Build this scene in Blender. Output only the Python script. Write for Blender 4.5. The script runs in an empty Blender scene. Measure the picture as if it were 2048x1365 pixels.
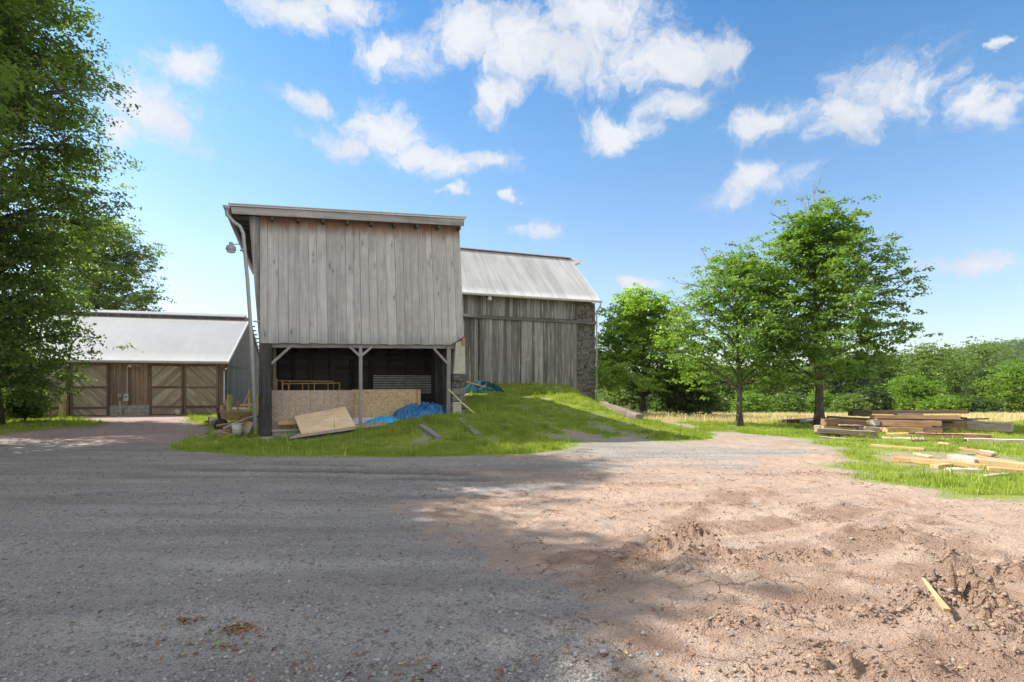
import bpy, math, random
import numpy as np
from mathutils import Vector, Matrix
rad = math.radians
FPX, HY, CH = 1100.0, 770.0, 1.6          # focal length (photo px), horizon row, eye height
sc = bpy.context.scene
# ------------------------------------------------------------------ camera
cam = bpy.data.cameras.new('camera'); camo = bpy.data.objects.new('camera', cam)
sc.collection.objects.link(camo); sc.camera = camo
camo.location = (0, 0, CH); camo.rotation_euler = (rad(90), 0, 0)
cam.sensor_width = 36; cam.lens = 36 * FPX / 2048; cam.shift_y = (HY - 682.5) / 2048
cam.clip_start = 0.05; cam.clip_end = 6000
# ------------------------------------------------------------------ light
sc.view_settings.view_transform = 'Standard'; sc.view_settings.look = 'None'
sc.view_settings.gamma = 1; sc.view_settings.use_curve_mapping = False
sc.view_settings.exposure = 1.3
sunv = Vector((-0.70, 0.185, 0.689)).normalized()
SUN_EL = math.asin(sunv.z); SUN_AZ = math.atan2(sunv.x, sunv.y)
sl = bpy.data.lights.new('sun', 'SUN'); sl.energy = 3.7; sl.angle = rad(0.53); sl.color = (1, .945, .86)
so = bpy.data.objects.new('sun', sl); sc.collection.objects.link(so)
so.rotation_euler = sunv.to_track_quat('Z', 'Y').to_euler(); so.location = (-30, 10, 30)
# ------------------------------------------------------------------ sky with clouds
world = bpy.data.worlds.new('World'); sc.world = world; world.use_nodes = True
nt = world.node_tree; nt.nodes.clear(); N = nt.nodes; L = nt.links
def mth(op, a, b=None, c=None, clamp=False, N=N, L=L):
    n = N.new('ShaderNodeMath'); n.operation = op; n.use_clamp = clamp
    for i, x in enumerate((a, b, c)):
        if x is None: continue
        if isinstance(x, (int, float)): n.inputs[i].default_value = x
        else: L.new(x, n.inputs[i])
    return n.outputs[0]
def vmt(op, a, b=None, N=N, L=L):
    n = N.new('ShaderNodeVectorMath'); n.operation = op
    for i, x in enumerate((a, b)):
        if x is None: continue
        if isinstance(x, tuple): n.inputs[i].default_value = x
        elif isinstance(x, (int, float)):
            n.inputs['Scale'].default_value = x
        else: L.new(x, n.inputs[i])
    return n.outputs['Value'] if op in ('LENGTH', 'DOT_PRODUCT') else n.outputs['Vector']
wout = N.new('ShaderNodeOutputWorld'); bg = N.new('ShaderNodeBackground'); L.new(bg.outputs[0], wout.inputs[0])
sky = N.new('ShaderNodeTexSky'); sky.sky_type = 'NISHITA'; sky.sun_disc = False
sky.sun_elevation = SUN_EL; sky.sun_rotation = SUN_AZ; sky.altitude = 100
sky.air_density = 1.0; sky.dust_density = 0.7; sky.ozone_density = 2.2
SKY_STR = 0.099
bg.inputs[1].default_value = SKY_STR
tc = N.new('ShaderNodeTexCoord'); dirn = vmt('NORMALIZE', tc.outputs['Generated'])
sep = N.new('ShaderNodeSeparateXYZ'); L.new(dirn, sep.inputs[0])
az = mth('ARCTAN2', sep.outputs[0], sep.outputs[1]); el = mth('ARCSINE', sep.outputs[2])
cmb = N.new('ShaderNodeCombineXYZ'); L.new(az, cmb.inputs[0]); L.new(el, cmb.inputs[1])
def wnoise(scale, det, vec, dist=0, rough=.55):
    n = N.new('ShaderNodeTexNoise'); n.inputs['Scale'].default_value = scale; n.inputs['Detail'].default_value = det
    n.inputs['Roughness'].default_value = rough; n.inputs['Distortion'].default_value = dist
    L.new(vec, n.inputs['Vector']); return n
wn = wnoise(7, 9, cmb.outputs[0], 0, .62); off = vmt('SUBTRACT', wn.outputs['Color'], (.5, .5, .5))
sc_ = N.new('ShaderNodeVectorMath'); sc_.operation = 'MULTIPLY'; sc_.inputs[1].default_value = (.2, .11, 0); L.new(off, sc_.inputs[0])
pw = vmt('ADD', cmb.outputs[0], sc_.outputs[0])
CL = [(590,20,150,50),(700,0,110,38),(1000,70,190,80),(1130,110,230,85),(1350,120,115,62),(1000,190,75,45),(800,100,105,60),
      (1180,30,160,70),(1430,95,60,40),(760,255,115,58),(680,280,80,42),(920,320,130,34),(1250,255,125,42),(1340,215,70,45),(1790,180,135,85),
      (1700,235,100,55),(1880,170,65,45),(1530,245,125,45),(2000,200,85,48),(300,220,95,90),(390,135,80,48),(600,192,75,32),
      (1500,380,105,45),(1930,530,120,32),(1080,462,50,22),(910,380,24,20),(1015,400,22,15),(1255,570,60,16),(1990,100,40,14),(250,260,60,60)]
cov = None
for (cx, cy, rx, ry) in CL:
    x = (cx - 1024) / FPX; z = (HY - cy) / FPX
    a0 = math.atan2(x, 1); e0 = math.atan2(z, math.hypot(1, x))
    ra = rx / FPX / (1 + x * x) * 1.05; re = ry / FPX / (1 + x*x + z * z) ** .5 * 1.0
    d = vmt('SUBTRACT', pw, (a0, e0, 0)); m = vmt('MULTIPLY', d, (1 / ra, 1 / re, 0))
    v = mth('SUBTRACT', 1.0, vmt('LENGTH', m))
    cov = v if cov is None else mth('MAXIMUM', cov, v)
fn = wnoise(9, 12, pw, .25, .66)
fn2 = wnoise(38, 8, pw, .6, .7)
edge = mth('ADD', mth('MULTIPLY', mth('SUBTRACT', fn.outputs[0], .5), 2.6), mth('MULTIPLY', mth('SUBTRACT', fn2.outputs[0], .5), .9))
cv = mth('ADD', cov, edge)
mr = N.new('ShaderNodeMapRange'); mr.interpolation_type = 'SMOOTHERSTEP'; L.new(cv, mr.inputs[0])
mr.inputs[1].default_value = -.2; mr.inputs[2].default_value = .85; mr.inputs[3].default_value = 0; mr.inputs[4].default_value = .95
shade = wnoise(7, 5, pw, 0, .5)
cr = N.new('ShaderNodeMapRange'); L.new(mth('ADD', shade.outputs[0], mth('MULTIPLY', cv, .12)), cr.inputs[0])
cr.inputs[1].default_value = .38; cr.inputs[2].default_value = .66; cr.inputs[3].default_value = 0; cr.inputs[4].default_value = 1
cc = N.new('ShaderNodeMix'); cc.data_type = 'RGBA'; L.new(cr.outputs[0], cc.inputs[0])
cc.inputs[6].default_value = (2.75, 3.0, 3.35, 1); cc.inputs[7].default_value = (3.7, 3.75, 3.9, 1)
hs = N.new('ShaderNodeHueSaturation'); hs.inputs['Saturation'].default_value = 1.08; hs.inputs['Value'].default_value = 1.0
L.new(sky.outputs[0], hs.inputs['Color'])
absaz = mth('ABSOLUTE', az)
bh = N.new('ShaderNodeMapRange'); bh.interpolation_type = 'SMOOTHSTEP'; L.new(mth('MAXIMUM', absaz, mth('ADD', el, .05)), bh.inputs[0]); bh.inputs[1].default_value = .95; bh.inputs[2].default_value = 1.3  # mask for unseen clouds behind and overhead, added as fill light
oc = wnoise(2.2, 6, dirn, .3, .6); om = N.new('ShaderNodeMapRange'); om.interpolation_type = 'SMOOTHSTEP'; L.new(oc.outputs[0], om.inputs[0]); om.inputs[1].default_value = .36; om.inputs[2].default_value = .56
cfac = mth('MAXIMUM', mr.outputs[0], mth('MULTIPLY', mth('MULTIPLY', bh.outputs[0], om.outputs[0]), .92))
gm = N.new('ShaderNodeValToRGB'); L.new(el, gm.inputs[0]); e_ = gm.color_ramp.elements
e_[0].position = .0; e_[0].color = (.74, .72, .76, 1); e_[1].position = .72; e_[1].color = (.24, .68, .90, 1)
q_ = e_.new(.2); q_.color = (.92, .88, .88, 1); q_ = e_.new(.42); q_.color = (.68, .88, .91, 1)
gs = vmt('MULTIPLY', hs.outputs[0], gm.outputs[0])
c2 = N.new('ShaderNodeMix'); c2.data_type = 'RGBA'; L.new(bh.outputs[0], c2.inputs[0]); L.new(cc.outputs[2], c2.inputs[6]); c2.inputs[7].default_value = (5.9, 5.65, 5.3, 1)  # the added fill clouds are brighter and warmer than the visible ones
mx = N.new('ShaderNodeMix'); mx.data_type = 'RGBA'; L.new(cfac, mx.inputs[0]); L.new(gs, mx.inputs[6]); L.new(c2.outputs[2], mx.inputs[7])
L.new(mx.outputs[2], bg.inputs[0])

# ------------------------------------------------------------------ numeric helpers
RS = np.random.RandomState(7); random.seed(11)
_T = np.random.RandomState(3).rand(65536)
def vn(x, y, s=0):
    xi = np.floor(x).astype(np.int64); yi = np.floor(y).astype(np.int64); fx = x - xi; fy = y - yi
    fx = fx*fx*(3-2*fx); fy = fy*fy*(3-2*fy)
    h = lambda a, b: _T[((a*73856093) ^ (b*19349663) ^ (s*83492791)) & 65535]
    return (h(xi, yi)*(1-fx) + h(xi+1, yi)*fx)*(1-fy) + (h(xi, yi+1)*(1-fx) + h(xi+1, yi+1)*fx)*fy
def fbm(x, y, s=0, o=4):
    t = 0; a = .5; n = 0
    for i in range(o): t = t + a*vn(x*2**i, y*2**i, s+i); n += a; a *= .5
    return t/n
def S(t): t = np.clip(t, 0, 1); return t*t*(3-2*t)
def H(X, Y):
    X = np.asarray(X, float); Y = np.asarray(Y, float)
    h = 1.56*np.clip((Y-13.6)/14.6, 0, 1)**1.8*S((42-Y)/8)
    off = X - (.4 + (29-Y)*.18)
    side = np.where(off > 0, 1 - S((off-np.clip(2.0-.12*(29-Y), .2, 2.0))/3.4), 1 - S((-off-2.2)/7.5))
    ramp = h*side
    m = .62*S((Y-13)/5)*S((X+7.5)/6)*S((4-X)/5)*S((34-Y)/8)
    z = np.maximum(ramp, m) + .25*np.minimum(ramp, m)*0
    Yc = np.maximum(Y, 22.)
    py = 826.5 + 23.5*(22/Yc)**2
    zf = CH - Yc*(py-770)/FPX
    z = z + np.where(Y > 22, zf, 0)*np.maximum(S((X-5.5)/5), S((Y-38)/10))*S((X+4+.0*Y)/8)
    z = np.maximum(z, -9.0)
    z = z + .05*(fbm(X*.12+5, Y*.12, 40, 2)-.5)
    return z
def Hs(x, y): return float(H(np.array([x]), np.array([y]))[0])
def P(px, py, d): return Vector(((px-1024)*d/FPX, d, CH+(HY-py)*d/FPX))
def G(px, py, z=0):
    d = FPX*(CH-z)/(py-HY); return ((px-1024)*d/FPX, d)
def onG(px, py):
    d = np.linspace(2.5, 120, 9000); X = (px-1024)*d/FPX; Z = CH+(HY-py)*d/FPX
    k = np.argmax(Z < H(X, d)); return Vector((X[k], d[k], Z[k]))
def inpoly(X, Y, poly):
    c = np.zeros(X.shape, bool); n = len(poly)
    for i in range(n):
        x1, y1 = poly[i]; x2, y2 = poly[(i+1) % n]
        if y1 == y2: continue
        c ^= ((y1 > Y) != (y2 > Y)) & (X < (x2-x1)*(Y-y1)/(y2-y1)+x1)
    return c
def segd(X, Y, pl):
    d = np.full(X.shape, 1e9); tt = np.zeros(X.shape); acc = 0
    for (x1, y1), (x2, y2) in zip(pl[:-1], pl[1:]):
        l = math.hypot(x2-x1, y2-y1) or 1e-6
        t = np.clip(((X-x1)*(x2-x1)+(Y-y1)*(y2-y1))/l/l, 0, 1)
        e = np.hypot(X-x1-t*(x2-x1), Y-y1-t*(y2-y1)); w = e < d
        tt = np.where(w, acc+t*l, tt); d = np.where(w, e, d); acc += l
    return d, tt
def pmask(X, Y, poly, soft=.3, namp=.5, nsc=1.2, seed=0):
    ins = inpoly(X, Y, poly); d, _ = segd(X, Y, poly+[poly[0]]); sd = np.where(ins, d, -d)
    sd = sd + (fbm(X*nsc, Y*nsc, seed)-.5)*2*namp
    return S(sd/soft*.5+.5)
# ------------------------------------------------------------------ object helpers
def tag(o, label=None, cat=None, group=None, kind=None):
    if label: o['label'] = label
    if cat: o['category'] = cat
    if group: o['group'] = group
    if kind: o['kind'] = kind
    return o
def link(o, parent=None):
    sc.collection.objects.link(o)
    if parent is not None: o.parent = parent
    return o
def empty(name, loc, rz=0, label=None, cat=None, group=None):
    o = bpy.data.objects.new(name, None); o.location = loc; o.rotation_euler = (0, 0, rz); o.empty_display_size = .2
    link(o); return tag(o, label, cat, group)
def mesh_np(name, V, Fc, mat, parent=None, rnd=None, smooth=False, attrs=None, loc=None):
    V = np.asarray(V, np.float32); Fc = np.asarray(Fc, np.int32)
    if loc is not None: V = V - np.array(loc, np.float32)
    me = bpy.data.meshes.new(name); nf, k = Fc.shape
    me.vertices.add(len(V)); me.vertices.foreach_set('co', V.ravel())
    me.loops.add(nf*k); me.loops.foreach_set('vertex_index', Fc.ravel())
    me.polygons.add(nf); me.polygons.foreach_set('loop_start', np.arange(0, nf*k, k, dtype=np.int32))
    me.update(calc_edges=True)
    if smooth: me.polygons.foreach_set('use_smooth', np.ones(nf, bool))
    at = dict(attrs or {})
    if rnd is not None: at['rnd'] = rnd
    for k_, a in at.items():
        q = me.attributes.new(k_, 'FLOAT', 'POINT'); q.data.foreach_set('value', np.asarray(a, np.float32))
    me.materials.append(mat); o = bpy.data.objects.new(name, me)
    if loc is not None: o.location = loc
    return link(o, parent)
class MB:
    def __init__(s): s.v = []; s.f = []; s.r = []; s.g = []
    def hexa(s, c, gc=None, r=None, skip=()):
        """c: 8 corners 0-3 bottom ring, 4-7 top ring"""
        b = len(s.v); r = random.random() if r is None else r; o = random.random()*40
        s.v += [tuple(p) for p in c]; s.r += [r]*8
        s.g += [tuple(p) for p in (gc or c)] if gc else [(p[0]+o, p[1]+o*.7, p[2]+o*.3) for p in c]
        for i, q in enumerate(((0,3,2,1),(4,5,6,7),(0,1,5,4),(1,2,6,5),(2,3,7,6),(3,0,4,7))):
            if i not in skip: s.f.append(tuple(b+j for j in q))
    def box(s, a, b, r=None, long=None):
        x0, y0, z0 = a; x1, y1, z1 = b
        c = [(x0,y0,z0),(x1,y0,z0),(x1,y1,z0),(x0,y1,z0),(x0,y0,z1),(x1,y0,z1),(x1,y1,z1),(x0,y1,z1)]
        if long is None: long = max(range(3), key=lambda i: b[i]-a[i])
        o = random.random()*60; oth = [i for i in range(3) if i != long]
        s.hexa(c, [(p[long]+o, p[oth[0]]+o*.37, p[oth[1]]) for p in c], r)
    def beam(s, p0, p1, w, h, r=None, up=(0, 0, 1), roll=0, seg=1, jit=0, w1=None, h1=None):
        p0 = Vector(p0); p1 = Vector(p1); ax = (p1-p0); Ln = ax.length; ax.normalize()
        u = Vector(up)
        if abs(ax.dot(u)) > .98: u = Vector((0, 1, 0))
        sd = ax.cross(u).normalized(); u2 = sd.cross(ax).normalized()
        if roll: R = Matrix.Rotation(roll, 3, ax); sd = R@sd; u2 = R@u2
        r = random.random() if r is None else r; o = random.random()*60; b = len(s.v)
        w1 = w if w1 is None else w1; h1 = h if h1 is None else h1
        for i in range(seg+1):
            t = i/seg; c = p0+(p1-p0)*t; ww = w+(w1-w)*t; hh = h+(h1-h)*t
            dj = Vector((random.gauss(0, jit), random.gauss(0, jit), random.gauss(0, jit))) if jit and 0 < i < seg else Vector()
            for a, e in ((-.5, -.5), (.5, -.5), (.5, .5), (-.5, .5)):
                j = 1+random.gauss(0, jit*2) if jit else 1
                q = c+dj+sd*a*ww*j+u2*e*hh*j
                s.v.append(tuple(q)); s.r.append(r); s.g.append((t*Ln+o, a*ww+o*.37, e*hh))
        for i in range(seg):
            k = b+i*4
            for a in range(4): s.f.append((k+a, k+(a+1) % 4, k+4+(a+1) % 4, k+4+a))
        s.f.append((b+3, b+2, b+1, b)); k = b+seg*4; s.f.append((k, k+1, k+2, k+3))
        return s
    def tube(s, pts, rr, n=8, r=None, cap=True):
        pts = [Vector(p) for p in pts]; b = len(s.v); r = random.random() if r is None else r
        if not isinstance(rr, (list, tuple)): rr = [rr]*len(pts)
        prev = None; acc = 0; o = random.random()*30
        for i, p in enumerate(pts):
            t = (pts[min(i+1, len(pts)-1)]-pts[max(i-1, 0)]).normalized()
            a = (prev or (Vector((1, 0, 0)) if abs(t.x) < .8 else Vector((0, 1, 0))))
            a = (a-t*a.dot(t)).normalized(); prev = a; c = t.cross(a)
            if i: acc += (p-pts[i-1]).length
            for k in range(n):
                th = 2*math.pi*k/n; s.v.append(tuple(p+(a*math.cos(th)+c*math.sin(th))*rr[i])); s.r.append(r)
                s.g.append((acc+o, math.cos(th)*rr[i], math.sin(th)*rr[i]))
        for i in range(len(pts)-1):
            for k in range(n):
                q = b+i*n; s.f.append((q+k, q+(k+1) % n, q+n+(k+1) % n, q+n+k))
        if cap:
            s.f.append(tuple(b+k for k in reversed(range(n)))); q = b+(len(pts)-1)*n; s.f.append(tuple(q+k for k in range(n)))
        return s
    def lathe(s, c, prof, n=20, ax='z', r=None):
        """prof: (radius, height) list about an axis through c"""
        b = len(s.v); r = random.random() if r is None else r
        for (R, h) in prof:
            for k in range(n):
                th = 2*math.pi*k/n; x, y = R*math.cos(th), R*math.sin(th)
                p = (c[0]+x, c[1]+y, c[2]+h) if ax == 'z' else ((c[0]+x, c[1]+h, c[2]+y) if ax == 'y' else (c[0]+h, c[1]+x, c[2]+y))
                s.v.append(p); s.r.append(r); s.g.append((h, x, y))
        for i in range(len(prof)-1):
            for k in range(n):
                q = b+i*n; s.f.append((q+k, q+(k+1) % n, q+n+(k+1) % n, q+n+k))
        return s
    def build(s, name, mat, parent=None, smooth=False, bevel=0, origin=None):
        me = bpy.data.meshes.new(name); V = s.v
        if origin is not None: V = [(x-origin[0], y-origin[1], z-origin[2]) for x, y, z in V]
        me.from_pydata(V, [], s.f); me.materials.append(mat)
        a = me.attributes.new('rnd', 'FLOAT', 'POINT'); a.data.foreach_set('value', s.r)
        g = me.attributes.new('gc', 'FLOAT_VECTOR', 'POINT'); g.data.foreach_set('vector', [c for p in s.g for c in p])
        if smooth: me.polygons.foreach_set('use_smooth', [True]*len(me.polygons))
        o = bpy.data.objects.new(name, me)
        if origin is not None: o.location = origin
        link(o, parent)
        if bevel:
            m = o.modifiers.new('bevel', 'BEVEL'); m.width = bevel; m.segments = 1; m.limit_method = 'ANGLE'
        return o
# ------------------------------------------------------------------ materials
class Mt:
    def __init__(s, name, rough=.8, spec=.3, metal=0):
        s.m = bpy.data.materials.new(name); s.m.use_nodes = True; s.N = s.m.node_tree.nodes; s.L = s.m.node_tree.links
        s.b = s.N['Principled BSDF']; s.b.inputs['Roughness'].default_value = rough
        s.b.inputs['Specular IOR Level'].default_value = spec; s.b.inputs['Metallic'].default_value = metal
        s.out = s.N['Material Output']
    def attr(s, n, o='Fac'):
        a = s.N.new('ShaderNodeAttribute'); a.attribute_name = n; return a.outputs[o]
    def pos(s): return s.N.new('ShaderNodeNewGeometry').outputs['Position']
    def obj(s): return s.N.new('ShaderNodeTexCoord').outputs['Object']
    def vmul(s, v, t): return vmt('MULTIPLY', v, t, s.N, s.L)
    def m_(s, op, a, b=None, c=None, clamp=False): return mth(op, a, b, c, clamp, s.N, s.L)
    def noise(s, vec, scale=1, det=4, rough=.6, dist=0, out='Fac'):
        n = s.N.new('ShaderNodeTexNoise'); n.inputs['Scale'].default_value = scale; n.inputs['Detail'].default_value = det
        n.inputs['Roughness'].default_value = rough; n.inputs['Distortion'].default_value = dist; s.L.new(vec, n.inputs['Vector']); return n.outputs[out]
    def vor(s, vec, scale=1, feat='F1', rnd=1):
        n = s.N.new('ShaderNodeTexVoronoi'); n.feature = feat; n.inputs['Scale'].default_value = scale; n.inputs['Randomness'].default_value = rnd
        s.L.new(vec, n.inputs['Vector']); return n
    def rng(s, x, a, b, c=0., d=1., sm=False):
        n = s.N.new('ShaderNodeMapRange'); n.interpolation_type = 'SMOOTHSTEP' if sm else 'LINEAR'; s.L.new(x, n.inputs[0])
        for i, q in enumerate((a, b, c, d)): n.inputs[i+1].default_value = q
        return n.outputs[0]
    def mix(s, f, a, b, mode='MIX'):
        n = s.N.new('ShaderNodeMix'); n.data_type = 'RGBA'; n.blend_type = mode
        for i, x in ((0, f), (6, a), (7, b)):
            if isinstance(x, (int, float)): n.inputs[i].default_value = x
            elif isinstance(x, tuple): n.inputs[i].default_value = (*x, 1)
            else: s.L.new(x, n.inputs[i])
        return n.outputs[2]
    def scale(s, col, f):
        n = s.N.new('ShaderNodeVectorMath'); n.operation = 'SCALE'; s.L.new(col, n.inputs[0])
        if isinstance(f, (int, float)): n.inputs['Scale'].default_value = f
        else: s.L.new(f, n.inputs['Scale'])
        return n.outputs[0]
    def col(s, c):
        if isinstance(c, tuple): s.b.inputs['Base Color'].default_value = (*c, 1)
        else: s.L.new(c, s.b.inputs['Base Color'])
    def bump(s, h, dist=.01, st=.6):
        n = s.N.new('ShaderNodeBump'); n.inputs['Strength'].default_value = st; n.inputs['Distance'].default_value = dist
        s.L.new(h, n.inputs['Height']); s.L.new(n.outputs[0], s.b.inputs['Normal'])
def wood(name, light, dark, tone=.5, knots=0., grain=38, rough=.85, bump=.004, streak=None, topstain=False, patch=None):
    t = Mt(name, rough, .2); g = t.attr('gc', 'Vector'); r = t.attr('rnd')
    n1 = t.noise(t.vmul(g, (1.1, grain, grain)), 1, 5, .65, .15)
    n2 = t.noise(t.vmul(g, (.35, 5, 5)), 1, 3, .5)
    n3 = t.noise(t.vmul(g, (2.2, 3., 3.)), 1, 4, .6)
    f = t.rng(t.m_('ADD', t.m_('MULTIPLY', n1, .6), t.m_('MULTIPLY', n2, .4)), .34, .64)
    c = t.mix(f, dark, light)
    c = t.scale(c, t.m_('MULTIPLY', t.rng(r, 0, 1, 1-tone*.5, 1+tone*.5), t.rng(n3, .25, .75, .86, 1.12)))
    if streak: c = t.mix(t.rng(t.noise(t.vmul(g, (.5, 9, 9)), 1, 3), .56, .74), c, streak)
    if patch: c = t.mix(t.m_('MULTIPLY', t.rng(t.noise(t.vmul(g, (.9, 1.6, 1.6)), 1, 3), .54, .68), .8), c, patch)
    if knots:
        v = t.vor(t.vmul(g, (1.7, 5.5, 5.5)), 1); k = t.m_('MAXIMUM', t.rng(v.outputs['Distance'], .05, .13, 1, 0), t.m_('MULTIPLY', t.rng(v.outputs['Distance'], .13, .34, .55, 0), t.rng(n1, .42, .6)))
        sel = t.m_('GREATER_THAN', t.noise(v.outputs['Position'], 3.1, 0), .44)
        c = t.mix(t.m_('MULTIPLY', t.m_('MULTIPLY', k, sel), knots), c, tuple(x*.32 for x in dark))
    if topstain:
        sp = t.N.new('ShaderNodeSeparateXYZ'); t.L.new(t.obj(), sp.inputs[0])
        w = t.m_('SUBTRACT', sp.outputs[2], t.m_('MULTIPLY', sp.outputs[0], .052))
        w = t.m_('ADD', w, t.m_('MULTIPLY', t.m_('SUBTRACT', t.noise(t.vmul(g, (1., 4, 4)), 1, 3), .5), .5))
        c = t.mix(t.rng(w, 5.95, 6.42, 0, .85, True), c, (.24, .11, .055))
        lo = t.m_('ADD', sp.outputs[2], t.m_('MULTIPLY', t.noise(t.vmul(g, (1., 7, 7)), 1, 3), .8))
        c = t.mix(t.rng(lo, 3.2, 3.75, .35, 0, True), c, (.13, .125, .12))
    t.col(c); t.bump(n1, bump, .8); return t.m
M = {}
M['front'] = wood('weathered_grey_boards', (.56, .55, .535), (.31, .305, .298), .30, .9, 42, topstain=True)
M['barn'] = wood('old_dark_grey_boards', (.34, .328, .31), (.11, .105, .10), .85, .35, 46, streak=(.50, .49, .47))
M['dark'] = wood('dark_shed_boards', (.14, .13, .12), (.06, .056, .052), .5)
M['gable'] = wood('dark_grey_gable_boards', (.185, .178, .165), (.075, .072, .068), .5)
M['post'] = wood('blackened_post_wood', (.11, .108, .105), (.03, .029, .028), .3, 0, 26)
M['grey'] = wood('grey_timber', (.34, .33, .32), (.17, .163, .155), .4)
M['trim'] = wood('fascia_timber', (.42, .41, .40), (.19, .187, .18), .3, 0, 30)
M['brown'] = wood('brown_barn_boards', (.36, .265, .21), (.13, .092, .072), .6, .3, 40, streak=(.42, .38, .33))
M['diag'] = wood('diagonal_door_boards', (.56, .50, .41), (.26, .205, .165), .6, .2, 34, patch=(.36, .22, .14))
M['doorrail'] = wood('door_frame_timber', (.26, .185, .155), (.11, .075, .06), .4)
M['beam_red'] = wood('old_reddish_beam', (.70, .42, .26), (.27, .14, .08), .95, .4, 20)
M['beam_orange'] = wood('sawn_orange_beam', (.80, .50, .27), (.42, .22, .10), .9, .4, 18)
M['beam_grey'] = wood('old_grey_beam', (.60, .50, .42), (.22, .165, .13), .8, .3, 20)
M['beam_dark'] = wood('dark_old_beam', (.16, .115, .09), (.06, .04, .03), .5, 0, 20)
M['pale'] = wood('pale_board', (.56, .49, .42), (.38, .32, .26), .4, .2, 20)
M['fresh'] = wood('fresh_sawn_lumber', (.58, .40, .225), (.46, .285, .145), .35, .3, 16, .75)
M['ply'] = wood('plywood_face', (.80, .64, .43), (.64, .47, .29), .1, .25, 6, .7, .001)
M['log'] = wood('weathered_log', (.33, .265, .215), (.12, .092, .072), .4, 0, 24)
def plain(name, c, rough=.6, metal=0, spec=.4, dirt=(.2, .18, .15), da=.35, sc_=6, bump=0):
    t = Mt(name, rough, spec, metal); o = t.obj(); n = t.noise(o, sc_, 5, .65)
    n2 = t.noise(o, sc_*6, 3); t.col(t.mix(t.m_('MULTIPLY', t.rng(n, .45, .75), da), t.scale(t.mix(0., c, c), t.rng(n2, .3, .7, .9, 1.08)), dirt))
    if bump: t.bump(n2, bump)
    return t.m
M['white_metal'] = plain('painted_white_metal', (.62, .62, .60), .45, 0)
M['galv'] = plain('galvanised_metal', (.42, .43, .44), .45, .3)
M['gutter'] = plain('grey_gutter_metal', (.40, .41, .42), .5, .1)
M['box'] = plain('grey_enamel', (.33, .35, .36), .5)
M['rust'] = plain('rusty_iron', (.27, .11, .055), .9, .2, .2, (.1, .05, .03), .7, 12)
M['rustdark'] = plain('dark_rusty_iron', (.13, .075, .05), .9, .3, .2, (.3, .12, .05), .6, 9)
M['yellow'] = plain('worn_yellow_paint', (.55, .36, .13), .6, 0, .4, (.25, .13, .06), .8, 8)
M['bucket'] = plain('white_bucket_plastic', (.72, .70, .66), .5, 0, .4, (.4, .34, .28), .5, 7)
M['rubber'] = plain('black_rubber', (.025, .026, .03), .8)
M['olive'] = plain('faded_olive_steel', (.34, .29, .14), .75, 0, .3, (.2, .1, .05), .7, 5)
M['mossy'] = wood('yellow_mossy_post', (.55, .50, .24), (.22, .2, .09), .3, 0, 14)
M['block'] = plain('concrete_block', (.42, .41, .39), .95, 0, .1, (.2, .19, .16), .6, 3, .004)
M['plaster'] = plain('stained_plaster', (.47, .455, .38), .95, 0, .1, (.24, .25, .17), .7, 2.2, .01)
M['stone'] = None
t = Mt('fieldstone', .95, .1); o = t.obj(); r = t.attr('rnd')
c = t.mix(r, (.072, .067, .062), (.20, .188, .175)); c = t.mix(t.rng(t.noise(o, 9, 5), .5, .75), c, (.33, .30, .27))
t.col(t.scale(c, t.rng(t.noise(o, 30, 3), .3, .7, .8, 1.15))); t.bump(t.noise(o, 14, 6), .03, .9); M['stone'] = t.m
M['mortar'] = plain('old_lime_mortar', (.21, .19, .165), 1, 0, .1, (.12, .10, .085), .7, 4, .01)
t = Mt('rubble_stone', .95, .1); o = t.obj(); c = t.mix(t.attr('rnd'), (.36, .20, .15), (.52, .40, .33))
t.col(t.scale(c, t.rng(t.noise(o, 12, 4), .3, .7, .75, 1.2))); t.bump(t.noise(o, 20, 5), .02); M['rubble'] = t.m
# metal roofs
def roofmat(name, base, dirt, amt):
    t = Mt(name, .42, .5, .0); o = t.obj()
    a = t.noise(t.vmul(o, (2.6, .22, .22)), 1, 4, .6); b = t.noise(t.vmul(o, (9, .5, .5)), 1, 3); c3 = t.noise(o, .5, 3)
    f = t.rng(t.m_('ADD', t.m_('MULTIPLY', a, .6), t.m_('MULTIPLY', b, .4)), .42, .64, 0, amt)
    c = t.mix(f, base, dirt); t.col(t.scale(c, t.rng(c3, .3, .7, .93, 1.05))); return t.m
M['roof'] = roofmat('white_corrugated_steel', (.46, .455, .435), (.25, .245, .23), .8)
M['roof2'] = roofmat('pale_corrugated_steel', (.345, .34, .325), (.28, .275, .26), .5)
M['corr'] = plain('corrugated_whitewashed_panel', (.85, .84, .82), .7, 0, .3, (.2, .19, .18), .5, 3)
# osb
def osb(name, c0, c1, gr):
    t = Mt(name, .8, .2); g = t.attr('gc', 'Vector'); d = t.noise(g, 5, 2, out='Color')
    vv = t.N.new('ShaderNodeVectorMath'); vv.operation = 'ADD'; t.L.new(t.vmul(g, (14, 30, 30)), vv.inputs[0]); t.L.new(t.vmul(d, (14, 14, 14)), vv.inputs[1])
    v = t.vor(vv.outputs[0], 1); s_ = t.N.new('ShaderNodeSeparateColor'); t.L.new(v.outputs['Color'], s_.inputs[0])
    c = t.mix(s_.outputs[0], c0, c1); c = t.mix(t.rng(t.noise(g, 1.6, 4), .45, .7, 0, gr), c, (.30, .26, .22))
    t.col(t.scale(c, t.rng(s_.outputs[1], 0, 1, .8, 1.15))); return t.m
M['osb'] = osb('aged_strand_board', (.36, .275, .215), (.52, .42, .345), .5)
M['osb2'] = osb('strand_board', (.40, .285, .15), (.66, .51, .31), .25)
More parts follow.
